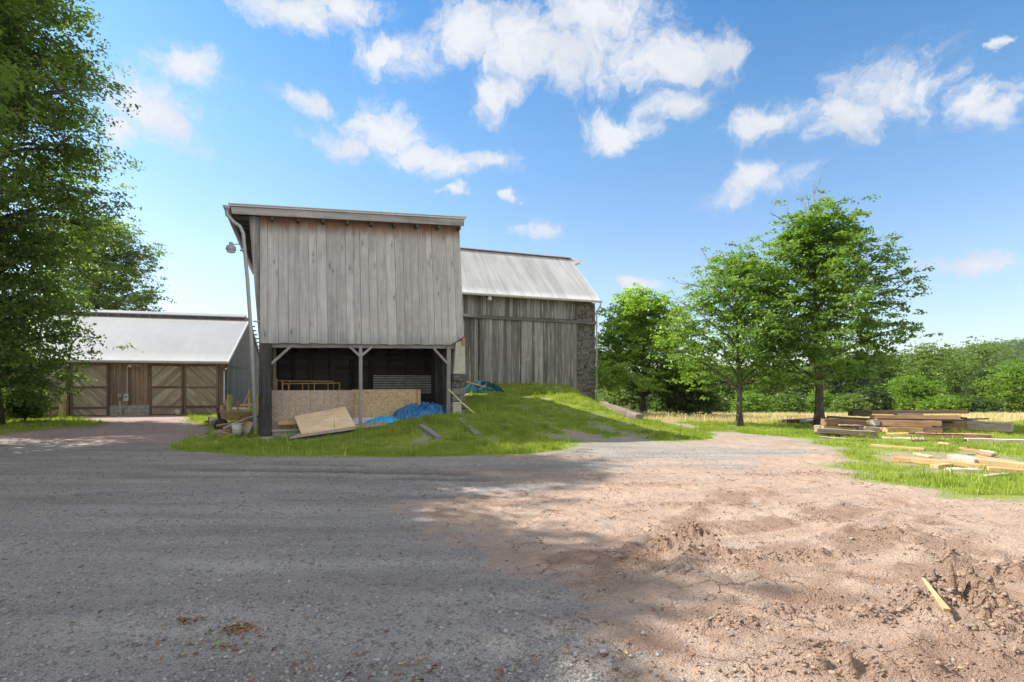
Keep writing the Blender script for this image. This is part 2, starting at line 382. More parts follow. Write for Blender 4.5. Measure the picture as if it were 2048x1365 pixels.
def tarpmat(name, c, c2, rough=.35):
    t = Mt(name, rough, .5); o = t.obj(); t.col(t.mix(t.rng(t.noise(o, 4, 4), .35, .7), c, c2)); t.bump(t.noise(o, 16, 4, .6, 1.5), .03, .7)
    t.b.inputs['Coat Weight'].default_value = .15; return t.m
M['tarp'] = tarpmat('blue_tarpaulin', (.012, .30, .70), (.02, .45, .85))
M['tarp_d'] = tarpmat('deep_blue_tarpaulin', (.008, .10, .30), (.015, .19, .46))
M['tarp_t'] = tarpmat('teal_tarpaulin', (.006, .035, .045), (.01, .085, .10), .75); M['tarp_t'].node_tree.nodes['Principled BSDF'].inputs['Specular IOR Level'].default_value = .12; M['tarp_t'].node_tree.nodes['Principled BSDF'].inputs['Coat Weight'].default_value = 0
M['foam'] = plain('white_foam_board', (.66, .70, .76), .6, 0, .3, (.4, .4, .4), .2)
M['strap'] = plain('yellow_strap', (.62, .58, .25), .6)
M['grey_paint'] = plain('lettering_paint', (.10, .10, .13), .6)
def leafmat(name, a, b, c=None, trans=.45, tc_=None):
    t = Mt(name, .42, .45); r = t.attr('rnd'); col = t.mix(r, a, b)
    if c: col = t.mix(t.rng(r, .82, .98), col, c)
    t.col(col); tr = t.N.new('ShaderNodeBsdfTranslucent')
    t.L.new(t.mix(1., col, tc_ or (1.5, 1.7, .55), 'MULTIPLY'), tr.inputs[0])
    ms = t.N.new('ShaderNodeMixShader'); ms.inputs[0].default_value = trans
    t.L.new(t.b.outputs[0], ms.inputs[1]); t.L.new(tr.outputs[0], ms.inputs[2]); t.L.new(ms.outputs[0], t.out.inputs[0]); return t.m
M['maple'] = leafmat('maple_leaves', (.075, .155, .026), (.23, .33, .06))
M['maple2'] = leafmat('bright_maple_leaves', (.15, .26, .035), (.36, .48, .08))
M['oak'] = leafmat('dark_tree_leaves', (.085, .138, .045), (.21, .28, .065), (.42, .47, .08), .48)
M['bg_dark'] = leafmat('dark_wood_leaves', (.03, .062, .02), (.085, .13, .035))
M['bg_mid'] = leafmat('mid_green_leaves', (.06, .11, .025), (.16, .23, .05))
M['bg_light'] = leafmat('light_green_leaves', (.075, .13, .03), (.19, .26, .06))
M['bg_bright'] = leafmat('bright_shrub_leaves', (.075, .15, .018), (.20, .30, .035))
M['grass'] = leafmat('lawn_blades', (.17, .27, .035), (.41, .50, .085), (.68, .62, .26), .4, (1.35, 1.25, .55))
M['dry'] = leafmat('dry_meadow_stems', (.50, .42, .20), (.74, .64, .36), (.34, .40, .1), .3, (1.1, 1.1, .8))
M['flower'] = leafmat('white_petals', (.7, .72, .65), (.8, .8, .75), None, .3, (1, 1, 1))
t = Mt('tree_bark', .95, .1); g = t.attr('gc', 'Vector'); n = t.noise(t.vmul(g, (3, 14, 14)), 1.4, 5, .7)
c = t.mix(t.rng(n, .35, .65), (.045, .038, .033), (.19, .165, .14)); c = t.mix(t.rng(t.noise(t.pos(), 3.5, 4), .58, .7), c, (.30, .30, .25))
t.col(c); t.bump(n, .03, 1); M['bark'] = t.m
t = Mt('litter_leaves', .8, .2); r = t.attr('rnd'); c = t.mix(r, (.20, .085, .045), (.40, .21, .11)); c = t.mix(t.rng(r, .88, .9), c, (.55, .40, .15))
t.col(t.mix(t.rng(r, .965, .97), c, (.2, .36, .05))); M['litter'] = t.m
t = Mt('gravel_stone', .9, .2); r = t.attr('rnd'); t.col(t.scale(t.mix(r, (.17, .16, .15), (.40, .375, .35)), t.rng(t.noise(t.pos(), 60, 3), .3, .7, .8, 1.2))); M['peb'] = t.m
def soilcol(t, p):
    a = t.noise(p, 1.1, 5, .6); b = t.noise(p, 14, 5, .7)
    c = t.mix(t.rng(a, .35, .68), (.45, .315, .235), (.545, .41, .315))
    c = t.mix(t.rng(b, .55, .8), c, (.34, .22, .16)); return t.scale(c, t.rng(t.noise(p, 90, 3), .3, .7, .85, 1.12))
t = Mt('mud_clod', .95, .1); t.col(t.scale(soilcol(t, t.pos()), t.rng(t.attr('rnd'), 0, 1, .42, .72))); t.bump(t.noise(t.pos(), 60, 4), .01); M['clod'] = t.m  # soil colour darkened to stand in for shading on the clods
# ground
t = Mt('ground_mixed', .95, .12); p = t.pos()
v1 = t.vor(p, 46); v2 = t.vor(p, 120); s1 = t.N.new('ShaderNodeSeparateColor'); t.L.new(v1.outputs['Color'], s1.inputs[0])
s2 = t.N.new('ShaderNodeSeparateColor'); t.L.new(v2.outputs['Color'], s2.inputs[0])
big = t.noise(p, .55, 4); fine = t.noise(p, 130, 3)
gv = t.mix(s2.outputs[0], (.305, .28, .25), (.43, .39, .35))
gv = t.mix(t.m_('MULTIPLY', t.rng(s1.outputs[0], .88, .9), t.rng(v1.outputs['Distance'], .35, .5, 1, 0)), gv, (.46, .43, .40))
gv = t.mix(t.m_('MULTIPLY', t.rng(s1.outputs[1], .85, .87), .8), gv, (.21, .195, .185))
gv = t.scale(gv, t.m_('MULTIPLY', t.rng(big, .3, .7, .86, 1.1), t.rng(fine, .3, .7, .82, 1.18)))
gv = t.scale(gv, t.rng(t.noise(t.vmul(p, (.28, 1.9, 1)), 1, 5, .6), .35, .65, .80, 1.14))
gv = t.mix(t.m_('MULTIPLY', t.rng(t.noise(p, .9, 5, .65), .46, .66), .22), gv, (.33, .27, .235))
so_ = soilcol(t, p)
so_ = t.mix(t.m_('MULTIPLY', t.rng(t.noise(p, 2.3, 5), .52, .68), .5), so_, (.33, .30, .28))
so_ = t.mix(t.m_('MULTIPLY', t.rng(s1.outputs[2], .93, .94), .6), so_, (.36, .33, .31))
g1 = t.mix(t.noise(p, 5, 4), (.16, .22, .03), (.34, .39, .08)); g1 = t.mix(t.rng(t.noise(p, 16, 3), .60, .74), g1, (.36, .30, .18))
dr = t.mix(t.noise(p, 2, 4), (.40, .32, .15), (.56, .46, .25))
rg = t.mix(s2.outputs[1], (.36, .26, .235), (.54, .42, .375))
rg = t.scale(rg, t.m_('MULTIPLY', t.rng(big, .3, .7, .85, 1.1), t.rng(fine, .3, .7, .82, 1.18)))
cv_ = t.N.new('ShaderNodeVectorMath'); cv_.operation = 'ADD'; t.L.new(p, cv_.inputs[0]); t.L.new(t.vmul(t.noise(p, 3, 4, out='Color'), (.45, .45, .45)), cv_.inputs[1])
ck = t.vor(cv_.outputs[0], 3.4, 'DISTANCE_TO_EDGE'); ckm = t.m_('MULTIPLY', t.rng(ck.outputs['Distance'], .0, .035, 1, 0), t.rng(t.noise(p, 1.7, 4), .46, .6))
so_ = t.mix(t.m_('MULTIPLY', ckm, .8), so_, (.13, .075, .05))
lump = t.noise(p, 34, 7, .72); so_ = t.mix(t.rng(lump, .60, .72, 0, .8), so_, (.21, .13, .09)); so_ = t.scale(so_, t.rng(lump, .3, .5, 1.18, 1))
so_ = t.mix(t.m_('MULTIPLY', t.attr('damp_shade'), .62), so_, (.26, .16, .11))  # moist tracks and patches, plus shading painted in at the clod heaps
gv = t.scale(gv, t.rng(t.attr('rut'), 0, 1, 1, .6))
smk = t.rng(t.m_('ADD', t.attr('soil'), t.m_('MULTIPLY', t.m_('SUBTRACT', t.noise(p, 6, 6, .7), .5), .9)), .3, .7, 0, 1, True)
c = t.mix(smk, gv, so_); c = t.mix(t.attr('red'), c, rg); c = t.mix(t.attr('grass'), c, g1); c = t.mix(t.attr('dry'), c, dr)
lit = t.mix(t.rng(t.noise(p, 7, 4), .5, .6), c, (.33, .20, .10)); c = t.mix(t.attr('litterm'), c, lit)
t.col(c)
hb = t.m_('ADD', t.m_('MULTIPLY', t.rng(v1.outputs['Distance'], 0, .6, 1, 0), .5), t.m_('ADD', t.m_('MULTIPLY', t.rng(v2.outputs['Distance'], 0, .6, 1, 0), .35), t.m_('MULTIPLY', t.noise(p, 22, 6, .7), .7)))
hb = t.m_('SUBTRACT', hb, t.m_('MULTIPLY', t.m_('MULTIPLY', ckm, smk), 1.1)); hb = t.m_('ADD', hb, t.m_('MULTIPLY', t.m_('MULTIPLY', t.noise(p, 28, 7, .75), smk), 1.3))
t.bump(hb, .026, .9); M['ground'] = t.m
# ------------------------------------------------------------------ TERRAIN
def lines(segs):
    out = []
    for a, b, n in segs: out.append(np.linspace(a, b, n, endpoint=False))
    return np.concatenate(out+[np.array([segs[-1][1]])])
gx = np.concatenate([-np.geomspace(1800, 26, 26)[:-1], lines([(-26, -9, 120), (-9, -3, 130), (-3, 7.2, 450), (7.2, 12, 90), (12, 26, 90)]), np.geomspace(26, 1800, 26)[1:]])
gy = np.concatenate([lines([(-300, -10, 8), (-10, 1.5, 25), (1.5, 2.4, 18), (2.4, 8.5, 300), (8.5, 13, 110), (13, 34, 190)]), np.geomspace(34, 2500, 70)[1:]])
X, Y = np.meshgrid(gx, gy)
GR_A = [(-9.6,15.6),(-8.3,13.5),(-5.6,12.2),(-1.8,12.0),(.4,12.9),(1.8,14.0),(2.6,14.6),(3.9,14.9),(5.5,15.9),(6.5,18),(6.3,22),(6,27),(5.4,31),(5,36),(-12,36),(-12,30),(-9.3,18.5)]
GR_B = [G(1385,866),G(1470,863),G(1560,873),G(1640,889),G(1690,905),G(1668,935),G(1740,960),G(1880,978),G(1890,994),G(2060,996),(40,6),(60,34),(30,33),(9.6,29.5),(6.6,27.5),(6.9,20)]
GR_L = [(-60,40),(-60,18.5),G(0,868),G(140,858),G(215,846),G(120,833),(-24,31),(-24,40)]
GR_S = [G(360,828),G(445,829),G(500,836),G(500,880),G(440,872),G(395,851),G(368,842)]
SOIL = [G(770,985),G(880,1000),G(1000,975),G(1240,962),G(1460,945),G(1600,905),G(1700,885),G(2200,960),(20,6),(9,2),(6,-4),(.35,-4),(.28,2.9),(.5,3.6),(.3,4.6),(-.6,5.4),(-.9,6.3)]
RED = [(-60,34),(-60,17.3),G(0,880),G(330,886),G(480,884),G(520,850),G(520,828),G(100,826)]
TR1 = [(.1,26),(.9,21),(1.9,17),(2.9,14.0)]; TR2 = [(1.3,26),(2.3,21),(3.1,17.5),(4.0,14.6)]
CLODS = [(1905,1205,.30,.20,.13),(1850,1215,.25,.12,.06),(1985,1235,.18,.22,.09),(2000,1270,.3,.12,.07),(1900,1120,.16,.10,.08),(2035,1150,.30,.16,.08),
         (1330,1100,.22,.12,.08),(1390,1068,.16,.12,.09),(1420,1110,.35,.08,.06),(1520,1122,.45,.07,.055),(1620,1110,.35,.07,.045),(1640,1040,.2,.1,.04),(1780,1070,.14,.12,.06),
         (1540,1225,.2,.08,.04),(1660,1222,.18,.07,.04),(1750,1240,.12,.07,.045),(1460,1250,.25,.06,.05),(1620,1300,.2,.06,.045),(1690,1345,.35,.06,.06),(1350,1010,.35,.12,.03),
         (1600,950,1.,.15,.035),(1140,1255,.2,.1,.02),(1290,970,.4,.12,.025),(1880,1345,.2,.07,.03),(2040,1310,.25,.1,.04)]
TRK = [[G(1150,1120),G(1400,1140),G(1660,1105),G(1850,1040)],[G(1330,1075),G(1550,1050),G(1780,1008)],[G(1960,1345),G(1970,1230),G(1925,1120),G(1880,1050)],
       [G(1240,1330),G(1450,1250),G(1700,1190),G(2000,1120)],[G(1000,1250),G(1250,1150),G(1400,1040),G(1500,980)]]
def masks(X, Y):
    g = np.maximum.reduce([pmask(X, Y, GR_A, .35, .45, 1.1, 1), pmask(X, Y, GR_B, .4, .6, .9, 2), pmask(X, Y, GR_L, .8, .8, .8, 3), pmask(X, Y, GR_S, .5, .5, .9, 4)])
    d1, t1 = segd(X, Y, TR1); d2, t2 = segd(X, Y, TR2)
    n = fbm(X*2.2, Y*2.2, 9)-.5
    n2_ = fbm(X*5, Y*5, 19)-.5
    tr = np.maximum(S((.22+.045*t1+n*1.3+n2_*1.2-d1)/.5), .75*S((.08+.05*t2+n*1.4+n2_*1.2-d2)/.5))*S((25-Y)/5)*S((fbm(X*1.1,Y*1.1,23)-.3)/.2)
    foot = S((17.2-Y+n*3)/1.5)*S((X-1.2+n)/1)*S((4.4-X+n*.5)/.8)*S((Y-13)/1)*(X > 0)
    g = g*(1-np.clip(np.maximum(tr, foot), 0, 1)*.97)
    bare = S((fbm(X*1.3, Y*1.3, 77)-.60)/.12)*.55; g = g*(1-bare)
    # earth floor inside the open shed
    u = (X+7.33)*.934+(Y-16)*.358; v = -(X+7.33)*.358+(Y-16)*.934
    ins = S((u+.2)/.3)*S((6.2-u)/.3)*S((v-.1)/.4)*S((6-v)/.3); g = g*(1-ins)
    soil = pmask(X, Y, SOIL, 1.3, 1.1, .7, 5); soil = np.maximum(soil, ins*.4); soil = np.maximum(soil, .62*S((X+2.5+n*3)/2.5)*S((Y-6.5)/2)*S((24-Y)/2)*S((fbm(X*.35, Y*1.3, 27)-.33)/.25)*S((11-X)/2))
    soil = np.maximum(soil, S((fbm(X*.8, Y*.8, 21)-.52)/.2)*.4*S((X+1.5)/2)*S((15-Y)/2))
    yard = pmask(X, Y, [G(1740,905),G(1900,905),G(2060,915),G(2060,935),G(1860,925),G(1780,925)], .5, .5, 1.2, 6)
    soil = np.maximum(soil, yard*.8); g = g*(1-yard*.75)
    red = pmask(X, Y, RED, .9, .9, .6, 7)
    rut = np.zeros_like(X)
    for yy, a in ((9.2, .8), (9.95, 1.), (11.1, .6), (7.6, .5), (6.2, .35)):
        c_ = yy+.35*np.sin(X*.35+yy)-.02*X; rut = np.maximum(rut, a*np.exp(-((Y-c_)/.17)**2)*S((fbm(X*.8, Y*3, 66)-.34)/.2)*S((X+8)/3)*S((5-X)/3))
    dry = S((Y-23.2+2.5*n-.10*(X-9))/1.6)*S((X-5)/3); dry = np.maximum(dry, S((Y-45)/3))
    g = g*(1-dry); 
    lit = S((-X-9)/4)*S((Y-14)/2)*S((27-Y)/3)*.6
    dm = np.zeros_like(X)
    for tr_ in TRK:
        dd, _ = segd(X, Y, tr_); dm = np.maximum(dm, S((.42-dd+.5*n)/.25)*S((fbm(X*2.6, Y*2.6, 88)-.36)/.2))
    for (cx, cy, rx, ry, h) in CLODS:
        wx, wy = G(cx, cy); ry = max(ry, .08); dm = np.maximum(dm, S(1.6-np.hypot((X-wx)/rx, (Y-wy)/ry)*.75)*min(1, .3+h*9))  # darkens the clod heaps: damp mud and their shading put into the colour
    dm = np.maximum(dm, S((fbm(X*.7, Y*1.1, 93)-.62)/.1)*.3*S((fbm(X*4, Y*4, 94)-.35)/.3))
    return dict(rut=rut, damp_shade=dm, grass=g, soil=soil*(1-g), red=red, dry=dry, litterm=lit)
mk = masks(X, Y)
Z = H(X, Y)
near = S((26-Y)/8)*S((18-np.abs(X))/5)*S((Y+2)/3)
soil = mk['soil']
mud = np.zeros_like(Z)
rg_ = lambda s, sd, o=4: (1-np.abs(2*fbm(X*s, Y*s, sd, o)-1))
hf = .15+1.1*vn(X*15, Y*15, 55)**1.5+.9*(vn(X*31, Y*31, 56)-.5)
for (cx, cy, rx, ry, h) in CLODS:
    wx, wy = G(cx, cy); ry = max(ry, .08)
    mud += h*np.exp(-((X-wx)/rx)**2-((Y-wy)/ry)**2)*hf*1.5
for i, tr in enumerate(TRK):
    d, tt = segd(X, Y, tr); w = S((.24-d)/.07); brk = S((fbm(X*1.7, Y*1.7, 60+i)-.38)/.2)
    mud += w*brk*.036*(np.sin((tt+d*.55)*2*math.pi/.15)**2*1.1-.75)*(.4+vn(X*5, Y*5, 80+i)); mud += .038*np.exp(-((d-.31)/.07)**2)*brk*(.2+vn(X*9, Y*9, 70+i))
mud += soil*(.04*(fbm(X*1.5, Y*1.5, 31)-.5) + .03*rg_(4.3, 33)**3*S((fbm(X*.9, Y*.9, 35)-.42)/.2) + .016*(fbm(X*9, Y*9, 36, 4)-.5))
grv = (1-soil)*(.008*(fbm(X*9, Y*9, 41, 4)-.5) + .022*(fbm(X*.7, Y*2.2, 42, 3)-.5))
for yy, a in ((9.2, .03), (9.9, .032), (11.1, .022), (7.6, .016)):
    c_ = yy+.35*np.sin(X*.35+yy)-.02*X; grv += (1-soil)*a*(-np.exp(-((Y-c_)/.14)**2)+.8*np.exp(-((Y-c_-.26)/.08)**2)*vn(X*5, Y*5, 43))*S((X+9)/3)*S((6-X)/3)
Z = Z + near*(mud+grv)
idx = np.arange(X.size).reshape(X.shape)
Fq = np.stack([idx[:-1, :-1], idx[:-1, 1:], idx[1:, 1:], idx[1:, :-1]], -1).reshape(-1, 4)
tag(mesh_np('ground', np.stack([X, Y, Z], -1).reshape(-1, 3), Fq, M['ground'], smooth=True, attrs={k: v.ravel() for k, v in mk.items()}), kind='structure')
# ------------------------------------------------------------------ distant hill
hx = np.linspace(60, 1500, 80); hyv = np.linspace(330, 900, 30); HX, HYv = np.meshgrid(hx, hyv)
def hillz(x, y):
    px = 1024+FPX*x/y
    crest = np.interp(px, [1300, 1600, 1780, 1900, 1980, 2048, 2200, 2600], [742, 728, 710, 697, 684, 674, 664, 690])
    return (CH+(HY-crest)*560/FPX-8)*S((y-330)/230)*(1-.4*S((y-560)/300))-4
hz = hillz(HX, HYv); ii = np.arange(HX.size).reshape(HX.shape)
t = Mt('wooded_slope', 1, .1); t.col(t.mix(t.noise(t.pos(), .05, 4), (.03, .06, .02), (.06, .10, .03)))
tag(mesh_np('hill', np.stack([HX, HYv, hz], -1).reshape(-1, 3), np.stack([ii[:-1, :-1], ii[:-1, 1:], ii[1:, 1:], ii[1:, :-1]], -1).reshape(-1, 4), t.m, smooth=True), kind='structure')
# ------------------------------------------------------------------ leaf clouds and trees
def leaf_arrays(C, sz, rs, up=.9, out=None, fold=.18, asp=.62):
    n = len(C); nrm = rs.normal(0, .55, (n, 3)); nrm[:, 2] += up
    if out is not None: nrm += out*.45
    nrm /= np.linalg.norm(nrm, axis=1)[:, None]+1e-9
    a = rs.normal(0, 1, (n, 3)); a -= (a*nrm).sum(1)[:, None]*nrm; a /= np.linalg.norm(a, axis=1)[:, None]+1e-9
    b = np.cross(nrm, a); s = (sz*rs.uniform(.6, 1.3, n))[:, None]
    V = np.stack([C-a*s*.5, C+b*s*asp*.5+nrm*s*fold-a*s*.05, C+a*s*.5-nrm*s*.1, C-b*s*asp*.5+nrm*s*fold-a*s*.05], 1).reshape(-1, 3)
    F = np.arange(4*n, dtype=np.int32).reshape(-1, 4); return V, F
def make_tree(name, base, Ht, prof, zb, nl, nleaf, ls, seed, lmat, label, group=None, r0=.2, cr=.6, azf=None, trunk_top=.9, dead=(), rise=.35, sec=5, cat='tree', squash=.42, droop=0., limbs=(), inner=.25, lowtrunk=True):
    rs = np.random.RandomState(seed); rnd = random.Random(seed)
    root = empty(name, base, 0, label, cat, group)
    R = lambda z: float(np.interp(z, [q[0] for q in prof], [q[1] for q in prof]))
    mb = MB(); tp = []; x = y = 0
    for i in range(10):
        f = i/9; tp.append(Vector((x, y, f*Ht*trunk_top-.15))); x += rnd.gauss(0, .009*Ht*.6)*(i > 1); y += rnd.gauss(0, .009*Ht*.6)*(i > 1)
    tr = [r0*(1.45 if i == 0 else 1)*(1-(i/9)**.85*.9) for i in range(10)]
    mb.tube(tp, tr, 10)
    def tpos(z):
        k = min(max((z+.15)/(Ht*trunk_top)*9, 0), 8.999); i = int(k); return tp[i].lerp(tp[i+1], k-i), tr[i]+(tr[i+1]-tr[i])*(k-i)
    cl = []
    L_ = []
    for i in range(nl):
        t_ = (i+.5)/nl; zt = zb+(Ht*.97-zb)*t_**.92; az_ = i*2.3999+rnd.uniform(-.4, .4); L_.append((zt, az_, rnd.uniform(.72, 1.08)))
    for (zt, az_, k) in L_+list(limbs):
        Rl = R(zt)*k*(azf(az_, zt) if azf else 1)
        if Rl < .15: continue
        z0 = max(zt-Rl*rise*1.3-.2, zb*.72 if zb > 1 else .3); z0 = min(z0, Ht*trunk_top*.96); p0, r_ = tpos(z0)
        d = Vector((math.cos(az_), math.sin(az_), 0)); tip = Vector((d.x*Rl, d.y*Rl, zt-droop*Rl))
        pts = []
        for j in range(6):
            f = j/5; q = p0.lerp(tip, f); q.z += math.sin(f*math.pi)*Rl*(.10+droop*.5); q += Vector((rnd.gauss(0, .03*Rl), rnd.gauss(0, .03*Rl), rnd.gauss(0, .02*Rl)))*(0 < j < 5)
            pts.append(q)
        rl = min(r_*.55, .03+.028*Rl); mb.tube(pts, [rl*(1-.85*j/5) for j in range(6)], 6, cap=False)
        cl.append((pts[-1], .8)); cl.append((pts[-2], .9))
        for sidx in range(sec):
            f = .28+.7*(sidx+rnd.random())/sec; k_ = f*5; a_ = pts[min(int(k_), 4)].lerp(pts[min(int(k_)+1, 5)], k_-int(k_))
            aa = az_+rnd.choice((-1, 1))*rnd.uniform(.4, 1.1); ll = Rl*rnd.uniform(.2, .42)*(1.15-.5*f)
            e = a_+Vector((math.cos(aa)*ll, math.sin(aa)*ll, ll*rnd.uniform(-.15, .5)-droop*ll)); m_ = a_.lerp(e, .5)+Vector((0, 0, ll*.08))
            mb.tube([a_, m_, e], [rl*.4, rl*.28, rl*.1], 5, cap=False); cl.append((e, 1.)); cl.append((m_, .6))
    top = tp[-1]; cl.append((top+Vector((0, 0, .2)), 1.)); 
    for _ in range(int(inner*len(cl))):
        z = rnd.uniform(zb+.5, Ht*.9); a_ = rnd.uniform(0, 6.28); q = R(z)*rnd.uniform(.1, .7)*(azf(a_, z) if azf else 1); cl.append((Vector((math.cos(a_)*q, math.sin(a_)*q, z)), 1.))
    mb.build('trunk', M['bark'], root, smooth=True)
    C = np.array([tuple(c) for c, w in cl]); W = np.array([w for c, w in cl]); W = W*rs.uniform(.5, 1.4, len(W)); pr = W/W.sum()
    # each clump is several flat sprays of leaves
    ns = len(C)*4; sp = rs.choice(len(C), ns, p=pr); SC = C[sp]+rs.normal(0, 1, (ns, 3))*cr*np.array([.66, .66, squash*1.05]); SC[:, 2] -= .1*cr
    k = rs.randint(0, ns, nleaf); pos = SC[k]+rs.normal(0, 1, (nleaf, 3))*cr*.25*np.array([1, 1, .34])
    pos[:, 2] -= ((pos[:, :2]-SC[k][:, :2])**2).sum(1)*.25/max(cr, .3)
    ax = np.array([top.x*.5, top.y*.5, Ht*.5]); o_ = pos-ax; o_ /= np.linalg.norm(o_, axis=1)[:, None]+1e-9
    pos = pos[pos[:, 2] > .15]; o_ = o_[:len(pos)]; k = k[:len(pos)]
    V, F = leaf_arrays(pos, ls, rs, .8, o_)
    rr = np.clip(rs.rand(ns)[k]*.45+rs.rand(len(C))[sp][k]*.25+rs.rand(len(pos))*.3, 0, 1)
    mesh_np('crown', V, F, lmat, root, rnd=np.repeat(rr, 4))
    if dead:
        db = MB()
        for (a0, h0, dx, dy, dz) in dead:
            p0, _ = tpos(h0); p0 = p0+Vector((math.cos(a0), math.sin(a0), 0))*.1
            def twig(p, dv, r, dep):
                pts = [p]; q = p.copy(); dd = dv.copy()
                for j in range(4):
                    q = q+dd/4+Vector((rnd.gauss(0, .05), rnd.gauss(0, .05), rnd.gauss(0, .04)))*dv.length*.4; pts.append(q.copy())
                db.tube(pts, [r*(1-.8*j/4) for j in range(5)], 5, cap=False)
                if dep:
                    for _ in range(3):
                        j = rnd.randint(1, 3); dv2 = dv*rnd.uniform(.3, .5); dv2 += Vector((rnd.gauss(0, .3), rnd.gauss(0, .3), rnd.gauss(.1, .2)))*dv.length*.5; twig(pts[j], dv2, r*.55, dep-1)
            twig(p0, Vector((dx, dy, dz)), .028, 2)
        db.build('dead_branch', M['grey'], root, smooth=True)
    return root
def copy_tree(r, loc, rz, s, label, group=None):
    n = r.copy(); sc.collection.objects.link(n); n.location = loc; n.rotation_euler = (0, 0, rz); n.scale = (s, s, s); n['label'] = label
    if group: n['group'] = group
    elif 'group' in n: del n['group']
    for ch in r.children:
        c = ch.copy(); sc.collection.objects.link(c); c.parent = n
    return n
def gz(x, y): return (x, y, Hs(x, y))
# maples on the right (largest one carries bare dead twigs on top)
az_r = lambda a, z: 1+.06*math.cos(a)+.09*math.sin(3*a+z*1.7)                                   # reaches further to the right
make_tree('maple_tree', gz(11.9, 21.3), 8.6, [(1.6, 1.8), (2.6, 2.6), (3.8, 3.1), (5, 2.6), (6, 2.2), (7, 1.6), (8, 1.0), (8.6, .4)], 2.4, 30, 44000, .13, 101, M['maple'],
          'tallest maple of the yard with bare dead twigs on top, beside the old beam pile', 'maple trees on the verge', .18, .5, az_r, .92,
          squash=.8, dead=[(0, 7.2, -.6, 0, 1.5), (2, 7.6, .2, .1, 2.2), (1, 7.5, 1.1, 0, 1.7), (3, 7.2, -1.6, .1, 1.2), (0, 6.4, 2.2, .1, 1.0), (0, 5., 3.3, 0, .9), (2, 7.6, -.15, 0, 1.7)], rise=.4)
make_tree('maple_tree', gz(8.85, 21.4), 6.9, [(1.4, 1.2), (2.2, 2.2), (3.2, 2.6), (4.3, 2.3), (5.2, 1.8), (6, 1.2), (6.9, .5)], 1.9, 24, 21000, .13, 207, M['maple'],
          'slender middle maple with a thin leaning crown and bare grey twigs at its upper left', 'maple trees on the verge', .13, .46, lambda a, z: 1-.12*math.cos(a), .9,
          squash=.8, dead=[(3, 5.4, -1., 0, 1.1), (2.6, 5.6, -.5, 0, 1.3), (3, 4.9, -1.8, .1, .7), (2, 5.8, .3, 0, 1.1), (3, 4.2, -2.4, 0, .6)], rise=.45)
make_tree('maple_tree', gz(8.0, 33.5), 7.6, [(.8, 2.5), (2, 3.4), (3.4, 3.5), (5, 2.9), (6.2, 2.0), (7, 1.2), (7.6, .5)], 1.5, 34, 42000, .17, 31, M['maple2'],
          'round bright green maple standing just behind the right corner of the stone barn', 'maple trees on the verge', .17, .62, None, .9, rise=.4)
make_tree('shrub_tree', gz(10.6, 33), 3.6, [(.2, 1.8), (1.2, 2.1), (2.2, 1.7), (3.2, .9)], .4, 24, 16000, .15, 32, M['bg_dark'],
          'low dark green bushy tree between the round maple and the slender maple', None, .12, .55, None, .8, inner=.6)
# big tree at the left edge
def azA(a, z):
    return 1+.18*math.sin(z*2.1+a)
make_tree('shade_tree', gz(-20.6, 21.6), 21, [(1, 2.0), (3, 2.9), (5, 3.1), (7, 2.6), (10, 4.2), (12.5, 4.3), (15, 3.4), (18, 2.2), (21, .8)], 1.6, 84, 120000, .16, 401, M['oak'],
          'huge dark shade tree filling the left edge, branches hanging over the low barn', None, .38, .85, azA, .93, rise=.3, sec=6, droop=.12, inner=.35)
make_tree('shade_tree', gz(-35.2, 47), 16.5, [(3, 3.0), (6, 4.3), (9, 5.0), (12, 4.3), (14.5, 3.), (16.5, 1)], 3, 46, 42000, .24, 402, M['oak'],
          'blue-green tree rising behind the long low barn, right of the huge shade tree', None, .35, 1.0, None, .93, rise=.3, droop=.1, inner=.3)
# trees standing left of the view that throw the big shade over the yard
D_ = make_tree('yard_tree', gz(-16.1, 8.7), 16.0, [(4, 3), (7, 4.4), (10, 4.4), (12.5, 2.8), (14.5, 1.4), (16.0, .3)], 4, 40, 62000, .22, 501, M['oak'],
          'tall shade tree left of the gravel yard nearest the viewer', None, .32, 1.05, None, .93, rise=.3, inner=.6)
copy_tree(D_, gz(-18.0, 12.0), 1.9, .97, 'tall shade tree left of the gravel yard, second from the viewer')
make_tree('yard_tree', gz(-21.2, 16.6), 22, [(12, 1.5), (14, 3.4), (17, 3.4), (20, 2.0), (22, .4)], 12.5, 26, 30000, .24, 503, M['oak'],
          'tallest high-crowned shade tree left of the gravel yard, just before the huge shade tree', None, .32, .95, None, .93, rise=.3, inner=.6)
copy_tree(D_, gz(-15.9, 5.6), 4.6, .98, 'tall shade tree left of the gravel yard, closest behind the viewer')
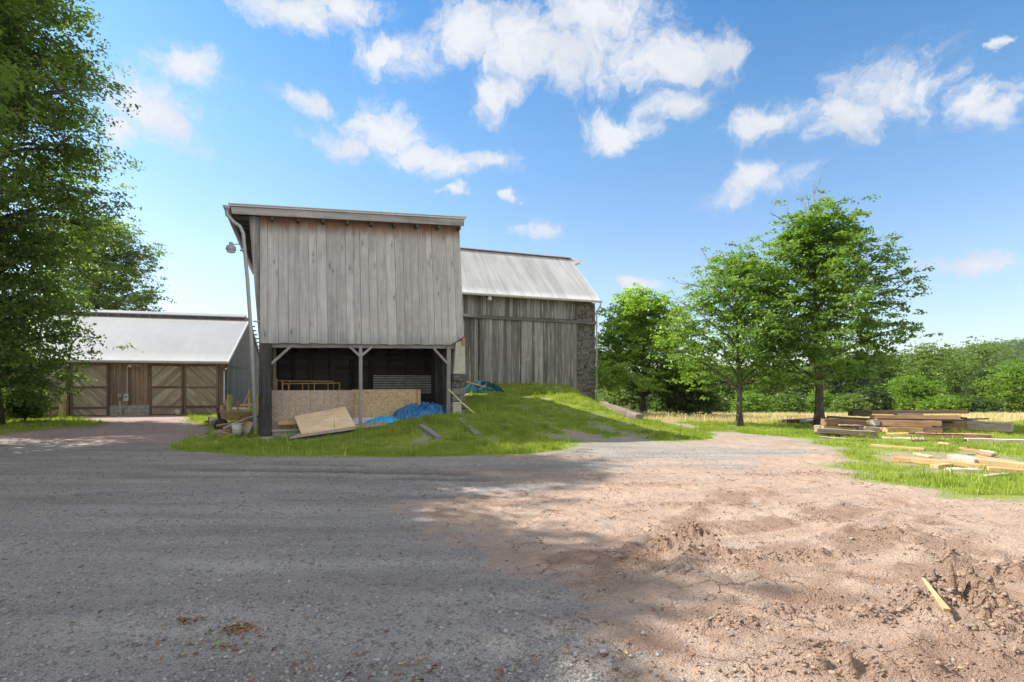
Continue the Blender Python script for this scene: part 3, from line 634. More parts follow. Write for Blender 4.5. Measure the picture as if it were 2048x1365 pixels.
# background wood
BG = [('conifer', 1722, 704, 46, 96, 'bg_dark', 'dark pointed conifer rising behind the right side of the tallest maple'),
 ('background_tree', 1782, 709, 120, 98, 'bg_dark', 'dark green round tree beyond the meadow right of the tallest maple'),
 ('background_tree', 1685, 722, 110, 92, 'bg_dark', 'dark tree seen directly right of the tallest maple trunk'),
 ('background_tree', 1862, 692, 150, 84, 'bg_light', 'broad pale green domed tree behind the bright bush'),
 ('background_bush', 1822, 757, 125, 70, 'bg_bright', 'brightest yellow-green bush in the middle of the tree line'),
 ('background_tree', 1966, 681, 125, 88, 'bg_light', 'feathery thin-topped pale tree, tallest of the right tree line'),
 ('background_tree', 1912, 722, 100, 74, 'bg_mid', 'mid green rounded tree below the feathery pale tree'),
 ('background_tree', 2040, 730, 140, 62, 'bg_bright', 'bright green leafy tree cut by the right edge'),
 ('background_tree', 1985, 742, 90, 68, 'bg_dark', 'dark green tree left of the one cut by the right edge'),
 ('background_bush', 1745, 780, 80, 66, 'bg_dark', 'mid green shrub left of the brightest bush'),
 ('background_tree', 1600, 742, 90, 82, 'bg_mid', 'mid green tree seen left of the tallest maple trunk'),
 ('background_tree', 1545, 757, 90, 76, 'bg_mid', 'rounded green tree between the two verge maple trunks'),
 ('background_tree', 1500, 742, 90, 92, 'bg_dark', 'dark tree right behind the slender maple trunk'),
 ('background_tree', 1442, 734, 120, 90, 'bg_mid', 'green tree left behind the slender maple trunk'),
 ('conifer', 1398, 733, 44, 96, 'bg_dark', 'dark conifer left of the slender maple'),
 ('background_tree', 1335, 745, 120, 90, 'bg_dark', 'dark tree beyond the round bright maple'),
 ('background_tree', 1250, 750, 120, 86, 'bg_mid', 'green tree farthest left of the wood, beside the stone barn corner'),
 ('background_bush', 1640, 790, 70, 62, 'bg_bright', 'bright low shrub behind the tallest maple trunk'),
 ('background_bush', 1575, 795, 80, 60, 'bg_mid', 'low green shrub at the meadow edge between the verge maples'),
 ('background_bush', 1500, 793, 80, 58, 'bg_bright', 'bright low shrub at the meadow edge right of the slender maple'),
 ('background_bush', 1425, 795, 80, 55, 'bg_mid', 'low green shrub at the meadow edge left of the slender maple'),
 ('background_bush', 1345, 797, 90, 52, 'bg_mid', 'low green shrub below the dark bushy tree'),
 ('background_bush', 1700, 797, 70, 58, 'bg_light', 'pale low shrub behind the left half of the beam pile'),
 ('background_bush', 1890, 800, 90, 58, 'bg_bright', 'bright low shrub behind the right half of the beam pile'),
 ('background_bush', 1965, 806, 70, 57, 'bg_dark', 'low green shrub at the meadow edge near the right side')]
for i, (nm, px, ty, wd, d, mt_, lb) in enumerate(BG):
    x = (px-1024)*d/FPX; z0 = Hs(x, d); Ht = (CH+(HY-ty)*d/FPX-z0)*(1.01 if nm != 'background_bush' else 1); R_ = wd/2*d/FPX*(.92 if nm != 'background_bush' else .85)
    if nm == 'conifer': pr = [(0, R_), (Ht*.3, R_*.8), (Ht*.7, R_*.4), (Ht, .1)]
    else: pr = [(0, R_*.8), (Ht*.25, R_), (Ht*.55, R_*.95), (Ht*.8, R_*.8), (Ht, R_*.35)]
    if 'feathery' in lb: nl_, nlf = 18, 5000
    else: nl_, nlf = 26, 8000+int(900*R_)
    make_tree(nm, (x, d, z0), Ht, pr, Ht*.08, nl_, nlf, d*.0042, 700+i, M[mt_], lb, 'wood beyond the meadow', .05*Ht*.5, R_*.19+.2, lambda a, z: 1+.25*math.sin(3*a+z), .85, rise=.35, sec=4, inner=.9,
              cat='bush' if 'bush' in nm else 'tree', squash=.6)
# far-off wood covering the hill and the gaps: one mass
rs = np.random.RandomState(9); n = 1300
hx_ = rs.uniform(120, 620, n); hy_ = rs.uniform(420, 640, n); hz_ = hillz(hx_, hy_)
x2 = rs.uniform(0, 190, 500); y2 = rs.uniform(118, 175, 500); z2 = np.full(500, -6.5)
CC = np.concatenate([np.stack([hx_, hy_, hz_+5], 1), np.stack([x2, y2, z2+3.4], 1)]); rad_ = np.concatenate([rs.uniform(4, 8, n), rs.uniform(2.2, 3.6, 500)])
k = rs.randint(0, len(CC), 110000); dv = rs.normal(0, 1, (110000, 3)); dv /= np.linalg.norm(dv, axis=1)[:, None]; dv[:, 2] *= .9
pos = CC[k]+dv*(rad_[k]*rs.uniform(.75, 1.05, 110000))[:, None]
V, F = leaf_arrays(pos, rad_[k]*.28, rs, .5, dv)
tag(mesh_np('distant_wood', V, F, M['bg_mid'], rnd=np.repeat(np.clip(rs.rand(len(CC))[k]*.6+rs.rand(110000)*.3, 0, 1), 4)),
    'hazy wooded slope and tree belt far beyond the meadow', 'wood', kind='stuff')
# undergrowth under the left tree
for i, (x, y, h, w, lb) in enumerate([(-22.0, 21.6, 1.9, 2.0, 'dark leafy bush at the foot of the huge shade tree, left edge'), (-20.9, 23.6, 1.3, .9, 'small green bush behind the pipe rail beside the barn doors'), (-24.8, 24.5, 2.6, 2.4, 'tall dark bush against the left end of the low barn')]):
    make_tree('bush', gz(x, y), h, [(0, w*.6), (h*.5, w*.7), (h, w*.3)], .1, 16, 9000, .11, 880+i, M['oak'] if i != 1 else M['bg_mid'], lb, None, .05, .35, None, .8, inner=1, cat='bush')
# ------------------------------------------------------------------ grass
def blades(name, polybox, dens, h0, h1, w, mat, label, key, seed, lean=.5, thr=.35):
    rs = np.random.RandomState(seed); x0, x1, y0, y1 = polybox; n = int((x1-x0)*(y1-y0)*dens)
    x = rs.uniform(x0, x1, n); y = rs.uniform(y0, y1, n); m = masks(x, y)[key] if key != 'all' else np.ones(n)
    inv = np.abs(x) < y*1.02+.6
    k = (m > thr+.45*rs.rand(n)) & inv; x = x[k]; y = y[k]; m = m[k]; n = len(x); z = H(x, y)
    hh = (h0+(h1-h0)*S(fbm(x*.9, y*.9, seed)*1.7-.35))*rs.uniform(.4, 1.3, n)*(.4+.6*m)*(.55+1.3*S((fbm(x*4, y*4, seed+9, 3)-.45)/.25))
    a = rs.uniform(0, 6.283, n); b = rs.uniform(0, 6.283, n); ln = hh*lean*rs.uniform(.1, 1, n); wv = w*rs.uniform(.6, 1.3, n)
    px_ = np.cos(a)*wv; py_ = np.sin(a)*wv; p = np.stack([x, y, z], 1)
    V = np.stack([p+np.stack([px_, py_, -.02+0*x], 1), p-np.stack([px_, py_, .02+0*x], 1), p+np.stack([np.cos(b)*ln, np.sin(b)*ln, hh], 1)], 1).reshape(-1, 3)
    rr = np.clip(fbm(x*.7, y*.7, seed+3)*.5+(fbm(x*3.1, y*3.1, seed+4)-.5)*.9+rs.rand(n)*.5, 0, 1)
    o = mesh_np(name, V, np.arange(3*n).reshape(-1, 3), mat, rnd=np.repeat(rr, 3)); tag(o, label, 'grass', kind='stuff'); return o
blades('grass', (-12, 8, 11.5, 30), 1500, .035, .115, .010, M['grass'], 'bright lawn in front of the open shed and over the earth ramp', 'grass', 1)
blades('weeds', (-10, 8, 11.8, 28), 9, .12, .30, .02, M['grass'], 'taller weeds standing among the lawn of the earth ramp', 'grass', 8, .3, .5)
blades('grass', (5.5, 30, 8, 25), 800, .035, .11, .010, M['grass'], 'bright lawn around the lumber piles on the right', 'grass', 2)
blades('grass', (-34, -8, 16, 31), 330, .05, .14, .013, M['grass'], 'patchy grass under the huge shade tree and along the low barn', 'grass', 3)
blades('meadow_grass', (4, 60, 21, 52), 190, .07, .2, .02, M['dry'], 'tall dry tan meadow grass beyond the lumber piles', 'dry', 4, .35, .3)
# ------------------------------------------------------------------ BUILDINGS
class Fr:
    def __init__(s, o, yaw):
        s.o = o; a = rad(yaw); s.a = a; s.U = (math.cos(a), math.sin(a)); s.V = (-math.sin(a), math.cos(a))
    def uw(s, px, py, v=0):
        r = ((px-1024)/FPX, 1, (HY-py)/FPX); t = (v+s.o[0]*s.V[0]+s.o[1]*s.V[1])/(r[0]*s.V[0]+s.V[1])
        x, y = t*r[0]-s.o[0], t-s.o[1]; return x*s.U[0]+y*s.U[1], CH+t*r[2]
    def p(s, px, py, v=0): u, w = s.uw(px, py, v); return Vector((u, v, w))
    def W(s, u, v, w): return Vector((s.o[0]+u*s.U[0]+v*s.V[0], s.o[1]+u*s.U[1]+v*s.V[1], w))
def planks(mb, u0, u1, bot, top, v, th=.025, wmin=.16, wmax=.3, gap=.006, utop=1., jit=.004):
    u = u0
    while u < u1-.02:
        w = random.uniform(wmin, wmax); e = min(u+w, u1); e = u1 if u1-e < .07 else e
        r = random.random(); o = random.random()*50; dv = random.uniform(-jit, jit); jb = random.uniform(-.015, .01)
        c = []
        for zz in (0, 1):
            for (uu, vv) in ((u+gap/2, v+dv), (e-gap/2, v+dv+random.uniform(-jit, jit)*.6), (e-gap/2, v+th), (u+gap/2, v+th)):
                k = 1+(utop-1)*zz; c.append((uu*k, vv, (top(uu) if zz else bot(uu)+jb)))
        mb.hexa(c, [(p[2]+o, p[0]*1+o*.37, p[1]) for p in c], r); u = e
    return mb
def corrugated(name, quad, mat, parent, pitch=.1, amp=.012, rows=6, sag=.0):
    """quad: eave left, eave right, ridge right, ridge left (local)"""
    a, b, c, d = [np.array(q, float) for q in quad]; W_ = np.linalg.norm(b-a); n = int(W_/pitch*4); u = np.linspace(0, 1, n+1); v = np.linspace(0, 1, rows+1)
    U, V_ = np.meshgrid(u, v); Pn = (a*(1-U)[..., None]+b*U[..., None])*(1-V_)[..., None]+(d*(1-U)[..., None]+c*U[..., None])*V_[..., None]
    nr = np.cross(b-a, d-a); nr /= np.linalg.norm(nr); nr = nr*(1 if nr[2] > 0 else -1)
    Pn = Pn+nr*((amp*np.sin(U*W_/pitch*2*math.pi)+sag*np.sin(V_*math.pi)*np.sin(U*math.pi*3))[..., None])
    ix = np.arange(Pn[..., 0].size).reshape(U.shape); F = np.stack([ix[:-1, :-1], ix[:-1, 1:], ix[1:, 1:], ix[1:, :-1]], -1).reshape(-1, 4)
    Q = Pn.reshape(-1, 3); m = len(Q); Q2 = np.concatenate([Q, Q-nr*.012]); F2 = np.concatenate([F, F[:, ::-1]+m])
    def strip(e): return np.stack([e[:-1], e[1:], e[1:]+m, e[:-1]+m], 1)
    F2 = np.concatenate([F2, strip(ix[0]), strip(ix[-1]), strip(ix[:, 0]), strip(ix[:, -1])])
    return mesh_np(name, Q2, F2, mat, parent)
# ---- open-fronted timber shed
SH = Fr((-7.33, 16), 21)
shed = empty('timber_shed', (SH.o[0], SH.o[1], 0), SH.a, 'grey boarded timber shed on posts with an open ground floor, nearest building', 'shed')
tp_ = lambda u: 6.60+.052*u; bt_ = lambda u: 2.82+.016*u+(max(0, u-5.75)*.75)
planks(MB(), 0, 6.15, bt_, tp_, 0, .028, .2, .31, .008, .9735, .007).build('front_wall', M['front'], shed)
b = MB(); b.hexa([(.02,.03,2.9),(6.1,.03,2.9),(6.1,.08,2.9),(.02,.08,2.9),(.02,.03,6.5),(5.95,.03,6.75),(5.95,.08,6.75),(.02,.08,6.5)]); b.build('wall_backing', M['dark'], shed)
b = MB()
for k in range(30):
    v0 = .06+k*.3; v1 = v0+.293; o = random.random()*30
    c = [(-.03,v0,2.84),(.0,v0,2.84),(.0,v1,2.84),(-.03,v1,2.84),(-.30,v0,6.5),(-.005,v0,6.5),(-.005,v1,6.5),(-.30,v1,6.5)]
    b.hexa(c, [(p[2]+o, p[1]+o, p[0]) for p in c])
b.build('left_wall', M['barn'], shed)
b = MB(); planks(b, 0.4, 6.1, lambda u: 0, lambda u: 6.5, 0)
# right wall and rear wall (boards)
rw = MB()
for k in range(30):
    v0 = .1+k*.3; c = [(6.0,v0,.2),(6.05,v0,.2),(6.05,v0+.293,.2),(6.0,v0+.293,.2),(5.93,v0,6.75),(5.98,v0,6.75),(5.98,v0+.293,6.75),(5.93,v0+.293,6.75)]
    o = random.random()*30; rw.hexa(c, [(p[2]+o, p[1]+o, p[0]) for p in c])
rw.build('right_wall', M['barn'], shed)
b = MB(); w = 0.
while w < 6.4:
    h = random.uniform(.14, .2); b.box((-.02, 4.0+random.uniform(-.006, .006), w), (6.0, 4.03, w+h-.008)); w += h
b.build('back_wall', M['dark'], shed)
b = MB(); b.box((-.02, 4.04, -.2), (6.0, 4.07, 3.2)); b.build('light_block_panel', M['dark'], shed)  # solid panel added behind the boards to stop light leaking through the gaps
b = MB()
for k in range(16): b.box((-.02-.0, 1.7+k*.145, 0), (.0+.03, 1.7+k*.145+.138, 2.8))
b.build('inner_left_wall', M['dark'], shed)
b = MB()
for px in (552, 588, 623, 665, 705, 743, 780, 815, 852): 
    u = SH.uw(px, 740, 3.9)[0]; wd = .045 if px == 588 else random.uniform(.06, .1); b.box((u-wd, 3.86, 0), (u+wd, 3.985, 2.9))
b.build('wall_stud', M['post'], shed)
b = MB(); 
for k in range(12): b.box((.03, .3+k*.31, 2.93), (5.95, .3+k*.31+.3, 2.96))
for k in range(9): b.box((.3+k*.66, .36, 2.80), (.36+k*.66, 3.95, 2.928))
b.box((.1, 3.72, 2.55), (5.9, 3.85, 2.68))
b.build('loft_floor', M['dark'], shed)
b = MB(); b.beam((.3, .2, 2.80), (6.0, .2, 2.90), .2, .2, seg=6, jit=.004); b.build('front_beam', M['grey'], shed)
b = MB(); b.beam((.14, .17, -.1), (.14, .17, 2.82), .33, .33, seg=14, jit=.008, up=(0, 1, 0)); b.build('post', M['post'], shed, bevel=.02)
u = SH.uw(721, 770, .12)[0]; b = MB(); b.beam((u, .12, .1), (u, .12, 2.8), .10, .10, seg=6, jit=.003, up=(0, 1, 0)); b.build('post', M['grey'], shed)
um = u
u = SH.uw(897, 770, .12)[0]; b = MB(); b.beam((u, .12, .4), (u, .12, 2.86), .13, .13, seg=6, jit=.003, up=(0, 1, 0)); b.build('post', M['grey'], shed); ur = u
for (pa, pb) in (((540, 730), (587, 689)), ((720, 713), (698, 693)), ((721, 713), (744, 694)), ((896, 729), (867, 697))):
    b = MB(); b.beam(SH.p(*pa, .1), SH.p(*pb, .1), .07, .11, seg=3, jit=.003, up=(0, 1, 0)); b.build('brace', M['grey'], shed)
u = SH.uw(549, 770, 1.2)[0]; b = MB(); b.beam((u, 1.2, 0), (u, 1.2, 2.8), .1, .1, up=(0, 1, 0)); b.build('post', M['brown'], shed)
corrugated('corrugated_panel', [(3.67, 3.83, 1.26), (5.9, 3.83, 1.26), (5.9, 3.83, 1.98), (3.67, 3.83, 2.05)], M['foam'], shed, 9, 0, 4)
b = MB()
for k in range(11): b.box((3.67, 3.80, 1.27+k*.066), (5.9, 3.825, 1.30+k*.066))
b.build('panel_rib', M['corr'], shed)
# stone and plaster pier
b = MB(); pr0 = SH.uw(905, 760, -.02)[0]; pr1 = 6.2
zs = np.linspace(.1, 1.95, 9)
for k in range(8): b.box((pr0+random.uniform(-.04, .02), -.04+random.uniform(-.03, .02), zs[k]), (pr1+random.uniform(-.03, .03), .5, zs[k+1]-.012), long=0)
b.build('stone_pier', M['stone'], shed, bevel=.03)
b = MB(); b.hexa([(pr0+.03, -.05, 1.95), (pr1-.01, -.05, 1.95), (pr1-.01, .5, 1.95), (pr0+.03, .5, 1.95), (pr0+.12, -.03, 2.98), (pr1-.02, -.03, 3.1), (pr1-.02, .5, 3.1), (pr0+.12, .5, 2.98)])
b.build('plaster_pier', M['plaster'], shed, bevel=.02)
b = MB(); b.box((pr0, -.07, .2), (pr0+.3, .4, 1.03)); b.build('pier_base', M['plaster'], shed, bevel=.02)
b = MB(); b.box((pr1-.14, -.07, 2.9), (pr1-.02, .0, 3.15)); b.build('rotten_board', M['beam_red'], shed)
# sill under left post
b = MB(); 
for k in range(3): b.box((.32+k*.42, .12, .0), (.72+k*.42, .42, .20+.02*random.random()), long=0)
b.box((-.05, -.02, -.1), (.36, .36, .08), long=0); b.build('sill_block', M['block'], shed, bevel=.01)
b = MB(); b.box((.31, .05, .22), (1.5, .36, .27)); b.build('sill_board', M['pale'], shed)
# roof
b = MB(); b.hexa([(-.72,-.30,6.50),(6.02,-.30,6.86),(6.02,9.1,6.86),(-.72,9.1,6.50),(-.72,-.30,6.62),(6.02,-.30,6.98),(6.02,9.1,6.98),(-.72,9.1,6.62)])
b.build('roof_deck', M['dark'], shed)
corrugated('roof', [(-.78, -.42, 6.655), (-.78, 9.2, 6.655), (6.12, 9.2, 7.03), (6.12, -.42, 7.03)], M['roof2'], shed, .09, .012, 6)
b = MB(); b.hexa([(-.70,-.36,6.40),(6.05,-.36,6.76),(6.05,-.305,6.76),(-.70,-.305,6.40),(-.72,-.36,6.60),(6.05,-.36,6.96),(6.05,-.305,6.96),(-.72,-.305,6.60)])
b.build('fascia', M['trim'], shed)
b = MB(); b.hexa([(-.78,-.40,6.605),(6.10,-.40,6.97),(6.10,-.365,6.97),(-.78,-.365,6.605),(-.79,-.40,6.68),(6.12,-.40,7.05),(6.12,-.365,7.05),(-.79,-.365,6.68)]); b.build('roof_edge_trim', M['white_metal'], shed)
for k in range(9): b = MB(); b.box((.3+.7*k, -.30, 6.36+.036*k), (.36+.7*k, .0, 6.48+.036*k)); b.build('rafter_tail', M['dark'], shed)
for k in range(18): b = MB(); b.box((-.68, .1+k*.5, 6.38), (.0, .16+k*.5, 6.495)); b.build('rafter_tail', M['dark'], shed)
b = MB(); n = 8; vs = [-.42, 2.5, 5.5, 9.2]
for i, v in enumerate(vs):
    for k in range(n+1):
        th = math.pi*k/n; b.v.append((-.83-.085*math.cos(th), v, 6.60-.10*math.sin(th)-.01*i)); b.r.append(.5); b.g.append((v, th, 0))
for i in range(len(vs)-1):
    for k in range(n): q = i*(n+1)+k; b.f.append((q, q+1, q+n+2, q+n+1))
b.f.append(tuple(range(n, -1, -1)))
g_ = b.build('gutter', M['gutter'], shed, smooth=True); md = g_.modifiers.new('thick', 'SOLIDIFY'); md.thickness = .012
pts = [Vector((-.83, -.34, 6.5)), Vector((-.82, -.34, 6.36)), Vector((-.66, -.32, 6.18)), Vector((-.50, -.3, 6.08)), Vector((-.42, -.28, 5.9))]
pts += [SH.p(495, 560, -.25), SH.p(503, 680, -.2), SH.p(511, 868, -.15)]
MB().tube(pts, .05, 8).build('downspout', M['gutter'], shed, smooth=True)
b = MB(); b.box((-.50, -.34, 5.40), (-.36, -.18, 5.43)); b.build('pipe_bracket', M['galv'], shed)
b = MB(); b.box((-.16, -.30, 3.4), (.0, -.12, 3.43)); b.build('pipe_bracket', M['galv'], shed)
# yard lamp
q = SH.p(492, 490, -.05); L0 = SH.W(*q); tipp = SH.p(462, 493, -.35); T0 = SH.W(*tipp)
lamp = empty('yard_lamp', L0, 0, 'small grey yard lamp on a thin arm at the shed corner, high beside the downspout', 'lamp')
rel = T0-L0
MB().tube([(0, 0, .0), rel*.5+Vector((0, 0, .04)), rel*.92+Vector((0, 0, .04)), rel], .016, 6).build('arm', M['galv'], lamp, smooth=True)
MB().lathe(rel+Vector((0, 0, -.02)), [(.02, .14), (.055, .13), (.06, .05), (.12, .02), (.135, -.08), (.12, -.1)], 16).build('lamp_shade', M['box'], lamp, smooth=True)
MB().lathe(rel+Vector((0, 0, -.02)), [(.1, -.09), (.11, -.15), (.03, -.17), (.001, -.17)], 14).build('lens', M['white_metal'], lamp, smooth=True)
# ---- stone and timber bank barn
BN = Fr((4.68, 31), 21)
barn = empty('bank_barn', (BN.o[0], BN.o[1], 0), BN.a, 'tall bank barn with white metal roof, grey sliding doors and a stone corner', 'barn')
uL = -8.6
planks(MB(), uL, -1.2, lambda u: 5.22, lambda u: 6.3, .03, .03, .13, .26, .012).build('upper_siding', M['barn'], barn)
planks(MB(), uL, -6.88, lambda u: 1.3, lambda u: 5.05, .03, .03, .18, .3, .012).build('side_siding', M['barn'], barn)
b = planks(MB(), -6.85, -4.55, lambda u: 1.55, lambda u: 5.08, -.08, .035, .16, .3, .008); b.build('sliding_door', M['barn'], barn)
b = planks(MB(), -4.53, -1.22, lambda u: 1.35, lambda u: 5.02, -.12, .035, .14, .27, .008); b.build('sliding_door', M['barn'], barn)
b = MB(); b.box((uL, .075, .5), (-1.2, .12, 6.3)); b.build('wall_backing', M['dark'], barn)
b = MB(); b.hexa([(uL, -.20, 5.06), (-.02, -.20, 4.98), (-.02, -.02, 4.98), (uL, -.02, 5.06), (uL, -.20, 5.22), (-.02, -.20, 5.14), (-.02, -.02, 5.16), (uL, -.02, 5.24)]); b.build('door_track', M['barn'], barn)
b = MB(); b.beam((-4.5, -.15, 2.82), (-4.05, -.16, 3.02), .02, .07); b.build('loose_batten', M['pale'], barn)
b = MB(); b.box((uL, -.02, -.5), (-1.2, .3, 1.36), long=0); b.build('block_base', M['block'], barn)
b = MB(); b.box((-1.18, .02, -.8), (-.02, .5, 6.2), long=2); b.build('mortar_core', M['mortar'], barn)
b = MB(); z = -.3
while z < 6.18:
    h = random.choice((.05, .07, .09, .12, .16, .2)); u = -1.2
    while u < -.03:
        w = random.uniform(.14, .5)*(1 if h < .12 else .8); e = min(u+w, 0); e = 0 if e > -.08 else e; ov = random.uniform(-.02, .02)
        b.box((u+.008, ov, z+.006), (e-.008+(.02 if e == 0 else 0), .3, min(z+h, 6.2)-.006), long=0); u = e
    z += h
b.build('stone_corner', M['stone'], barn, bevel=.012)
# gable end, back and roof
b = MB(); b.hexa([(-.25,.5,-1),(-.03,.5,-1),(-.03,6.5,-1),(-.25,6.5,-1),(-.25,.5,6.1),(-.03,.5,6.1),(-.03,6.5,6.1),(-.25,6.5,6.1)]); b.build('gable_wall', M['mortar'], barn)
b = MB(); b.v = [(-.1, .0, 6.1), (-.1, 6.8, 6.1), (-.1, 3.35, 9.35), (-.2, .0, 6.1), (-.2, 6.8, 6.1), (-.2, 3.35, 9.35)]; b.r = [.5]*6; b.g = list(b.v)
b.f = [(0, 1, 2), (3, 5, 4), (0, 3, 4, 1), (1, 4, 5, 2), (2, 5, 3, 0)]; b.build('gable_boards', M['barn'], barn)
b = MB(); b.box((uL-4, 6.5, -1), (-.1, 6.7, 6.2)); b.build('rear_wall', M['barn'], barn)
ax_ = [(-12.6, -.42, 6.28), (.12, -.42, 6.28), (.12, 3.35, 9.46), (-12.6, 3.35, 9.46)]
corrugated('roof', ax_, M['roof'], barn, .12, .013, 8)
corrugated('rear_roof', [(-12.6, 7.1, 6.28), (.12, 7.1, 6.28), (.12, 3.36, 9.46), (-12.6, 3.36, 9.46)], M['roof'], barn, .12, .013, 4)
b = MB(); b.hexa([(-12.5,-.33,6.2),(.02,-.33,6.2),(.02,3.35,9.3),(-12.5,3.35,9.3),(-12.5,-.36,6.255),(.02,-.36,6.255),(.02,3.35,9.42),(-12.5,3.35,9.42)]); b.build('roof_deck', M['dark'], barn)
b = MB(); b.box((-12.6, 3.2, 9.44), (.14, 3.5, 9.49)); b.build('ridge_cap', M['white_metal'], barn)
# hay hood beyond the gable
b = MB(); b.v = [(.1, 2.75, 8.98), (.62, 2.95, 9.16), (.62, 3.35, 9.48), (.1, 3.35, 9.48), (.62, 3.75, 9.16), (.1, 3.95, 8.98), (.1, 2.75, 8.90), (.62, 2.95, 9.07), (.62, 3.75, 9.07), (.1, 3.95, 8.90)]
b.r = [.5]*10; b.g = list(b.v); b.f = [(0, 1, 2, 3), (3, 2, 4, 5), (6, 7, 1, 0), (5, 4, 8, 9), (6, 9, 8, 7), (1, 7, 8, 4, 2)]; b.build('hay_hood', M['roof'], barn)
b = MB(); n = 8
for i, u in enumerate((-12.6, .14)):
    for k in range(n+1):
        th = math.pi*k/n; b.v.append((u, -.50-.075*math.cos(th), 6.27-.12*math.sin(th))); b.r.append(.5); b.g.append((u, th, 0))
b.f = [(k, k+1, k+n+2, k+n+1) for k in range(n)]+[tuple(range(n+1, 2*n+2))]
g_ = b.build('gutter', M['white_metal'], barn, smooth=True); md = g_.modifiers.new('thick', 'SOLIDIFY'); md.thickness = .015
MB().tube([(.08, -.5, 6.18), (.08, -.46, 6.0), (.07, -.12, 5.7), (.06, -.08, 5.5), (.06, -.08, .5)], .045, 8).build('downspout', M['white_metal'], barn, smooth=True)
fl = BN.W(*BN.p(979, 596, -.4)); fld = empty('floodlight', fl, 0, 'small white floodlight under the eave of the bank barn', 'lamp')
MB().lathe((0, 0, 0), [(.03, .12), (.05, .08), (.11, .02), (.13, -.08), (.10, -.13), (.001, -.15)], 14).build('lamp_head', M['white_metal'], fld, smooth=True)
MB().tube([(0, 0, .1), (0, .08, .2)], .02, 6).build('mount', M['white_metal'], fld)
# ---- long low barn on the left
LB = Fr((-15.5, 30), 17)
lb = empty('low_barn', (LB.o[0], LB.o[1], 0), LB.a, 'long low barn with pale metal roof and diagonal board doors, left', 'barn')
lu = lambda px, v=0: LB.uw(px, 780, v)[0]
def diag_door(x0, x1, sgn, zt=2.72):
    d0, d1 = lu(x0), lu(x1); root = []
    b = MB()
    for (z0, z1) in ((.04, .38), (.46, 1.43), (1.50, zt-.12)):
        hgt = z1-z0; step = .17; k = -hgt-.3
        while k < (d1-d0)+.3:
            # parallelogram strip clipped to the panel
            pts = []
            def clipx(a): return min(max(a, 0), d1-d0)
            lo, hi = k, k+step-random.uniform(.004, .012)
            poly = [(lo, 0), (hi, 0), (hi+hgt, hgt), (lo+hgt, hgt)]
            def clip(P_, f, g):
                out = []
                for i in range(len(P_)):
                    a, c = P_[i], P_[(i+1) % len(P_)]; fa, fc = f(a), f(c)
                    if fa >= 0: out.append(a)
                    if fa*fc < 0: t_ = fa/(fa-fc); out.append((a[0]+(c[0]-a[0])*t_, a[1]+(c[1]-a[1])*t_))
                return out
            poly = clip(poly, lambda p: p[0], 0); poly = clip(poly, lambda p: (d1-d0)-p[0], 0) if poly else poly
            if len(poly) >= 3:
                bb = len(b.v); o = random.random()*40; r = random.random(); jv = random.uniform(0, .006)
                for vv in (-.055-jv, -.03):
                    for (a, c) in poly:
                        uu = d0+a if sgn > 0 else d1-a
                        b.v.append((uu, vv, z0+c)); b.r.append(r); b.g.append(((a+c)*.7+o, (a-c)*.7+o*.4, vv))
                n_ = len(poly); b.f.append(tuple(bb+i for i in range(n_)))
                for i in range(n_): b.f.append((bb+i, bb+(i+1) % n_, bb+n_+(i+1) % n_, bb+n_+i))
            k += step
    p = b.build('door', M['diag'], lb)
    f = MB()
    for (z0, z1) in ((.36, .48), (1.41, 1.52), (zt-.13, zt)): f.box((d0, -.085, z0), (d1, -.052, z1))
    f.box((d0, -.09, .02), (d0+.10, -.055, zt)); f.box((d1-.10, -.09, .02), (d1, -.055, zt))
    f.build('door_frame', M['doorrail'], p)
    return p
for a_, b__, s_ in ((62, 139.5, 1), (142, 219, -1), (300, 367.5, 1), (369, 437, -1)): diag_door(a_, b__, s_)
planks(MB(), lu(219.5), lu(299.5), lambda u: .55, lambda u: 2.75, -.02, .03, .1, .2, .008).build('siding', M['brown'], lb)
planks(MB(), lu(437.5), -.13, lambda u: .0, lambda u: 2.8, -.02, .04, .1, .2, .008).build('corner_post', M['brown'], lb)
planks(MB(), -13.0, lu(61), lambda u: .0, lambda u: 2.8, -.02, .04, .1, .2, .008).build('siding', M['brown'], lb)
b = MB(); u0, u1 = lu(219.5), lu(299.5)
for j in range(3):
    u = u0-.2*(j % 2)
    while u < u1: b.box((max(u, u0)+.005, -.05, -.05+j*.2), (min(u+.4, u1)-.005, .15, .14+j*.2), long=0); u += .4
b.build('block_base', M['block'], lb, bevel=.006)
b = MB(); b.box((-13.0, .03, -.3), (-.14, .08, 2.85)); b.build('wall_backing', M['dark'], lb)
b = MB(); b.box((-13.0, -.12, 2.7), (-.1, -.025, 2.82)); b.build('eave_board', M['brown'], lb)
# gable end to the right, grey-black vertical boards, lower band set proud
b = MB(); v = 0.
while v < 13.6:
    w = random.uniform(.14, .24); m = v+w/2; ht = 2.85+3.05*(1-abs(m-6.8)/6.8); o = random.random()*40
    ht2 = [2.8+3.05*(1-abs(q-6.8)/6.8) for q in (v, v+w)]
    c = [(-.06, v, -.6), (-.02, v, -.6), (-.02, v+w-.008, -.6), (-.06, v+w-.008, -.6), (-.06, v, ht2[0]), (-.02, v, ht2[0]), (-.02, v+w-.008, ht2[1]), (-.06, v+w-.008, ht2[1])]
    b.hexa(c, [(p[2]+o, p[1]+o*.4, p[0]) for p in c]); v += w
b.build('gable_wall', M['gable'], lb)
b = MB()
b.hexa([(-.018,.1,2.62),(.012,.1,2.62),(.012,13.5,2.62),(-.018,13.5,2.62),(-.018,.1,2.69),(.012,.1,2.69),(.012,13.5,2.69),(-.018,13.5,2.69)]); b.build('gable_band', M['dark'], lb)
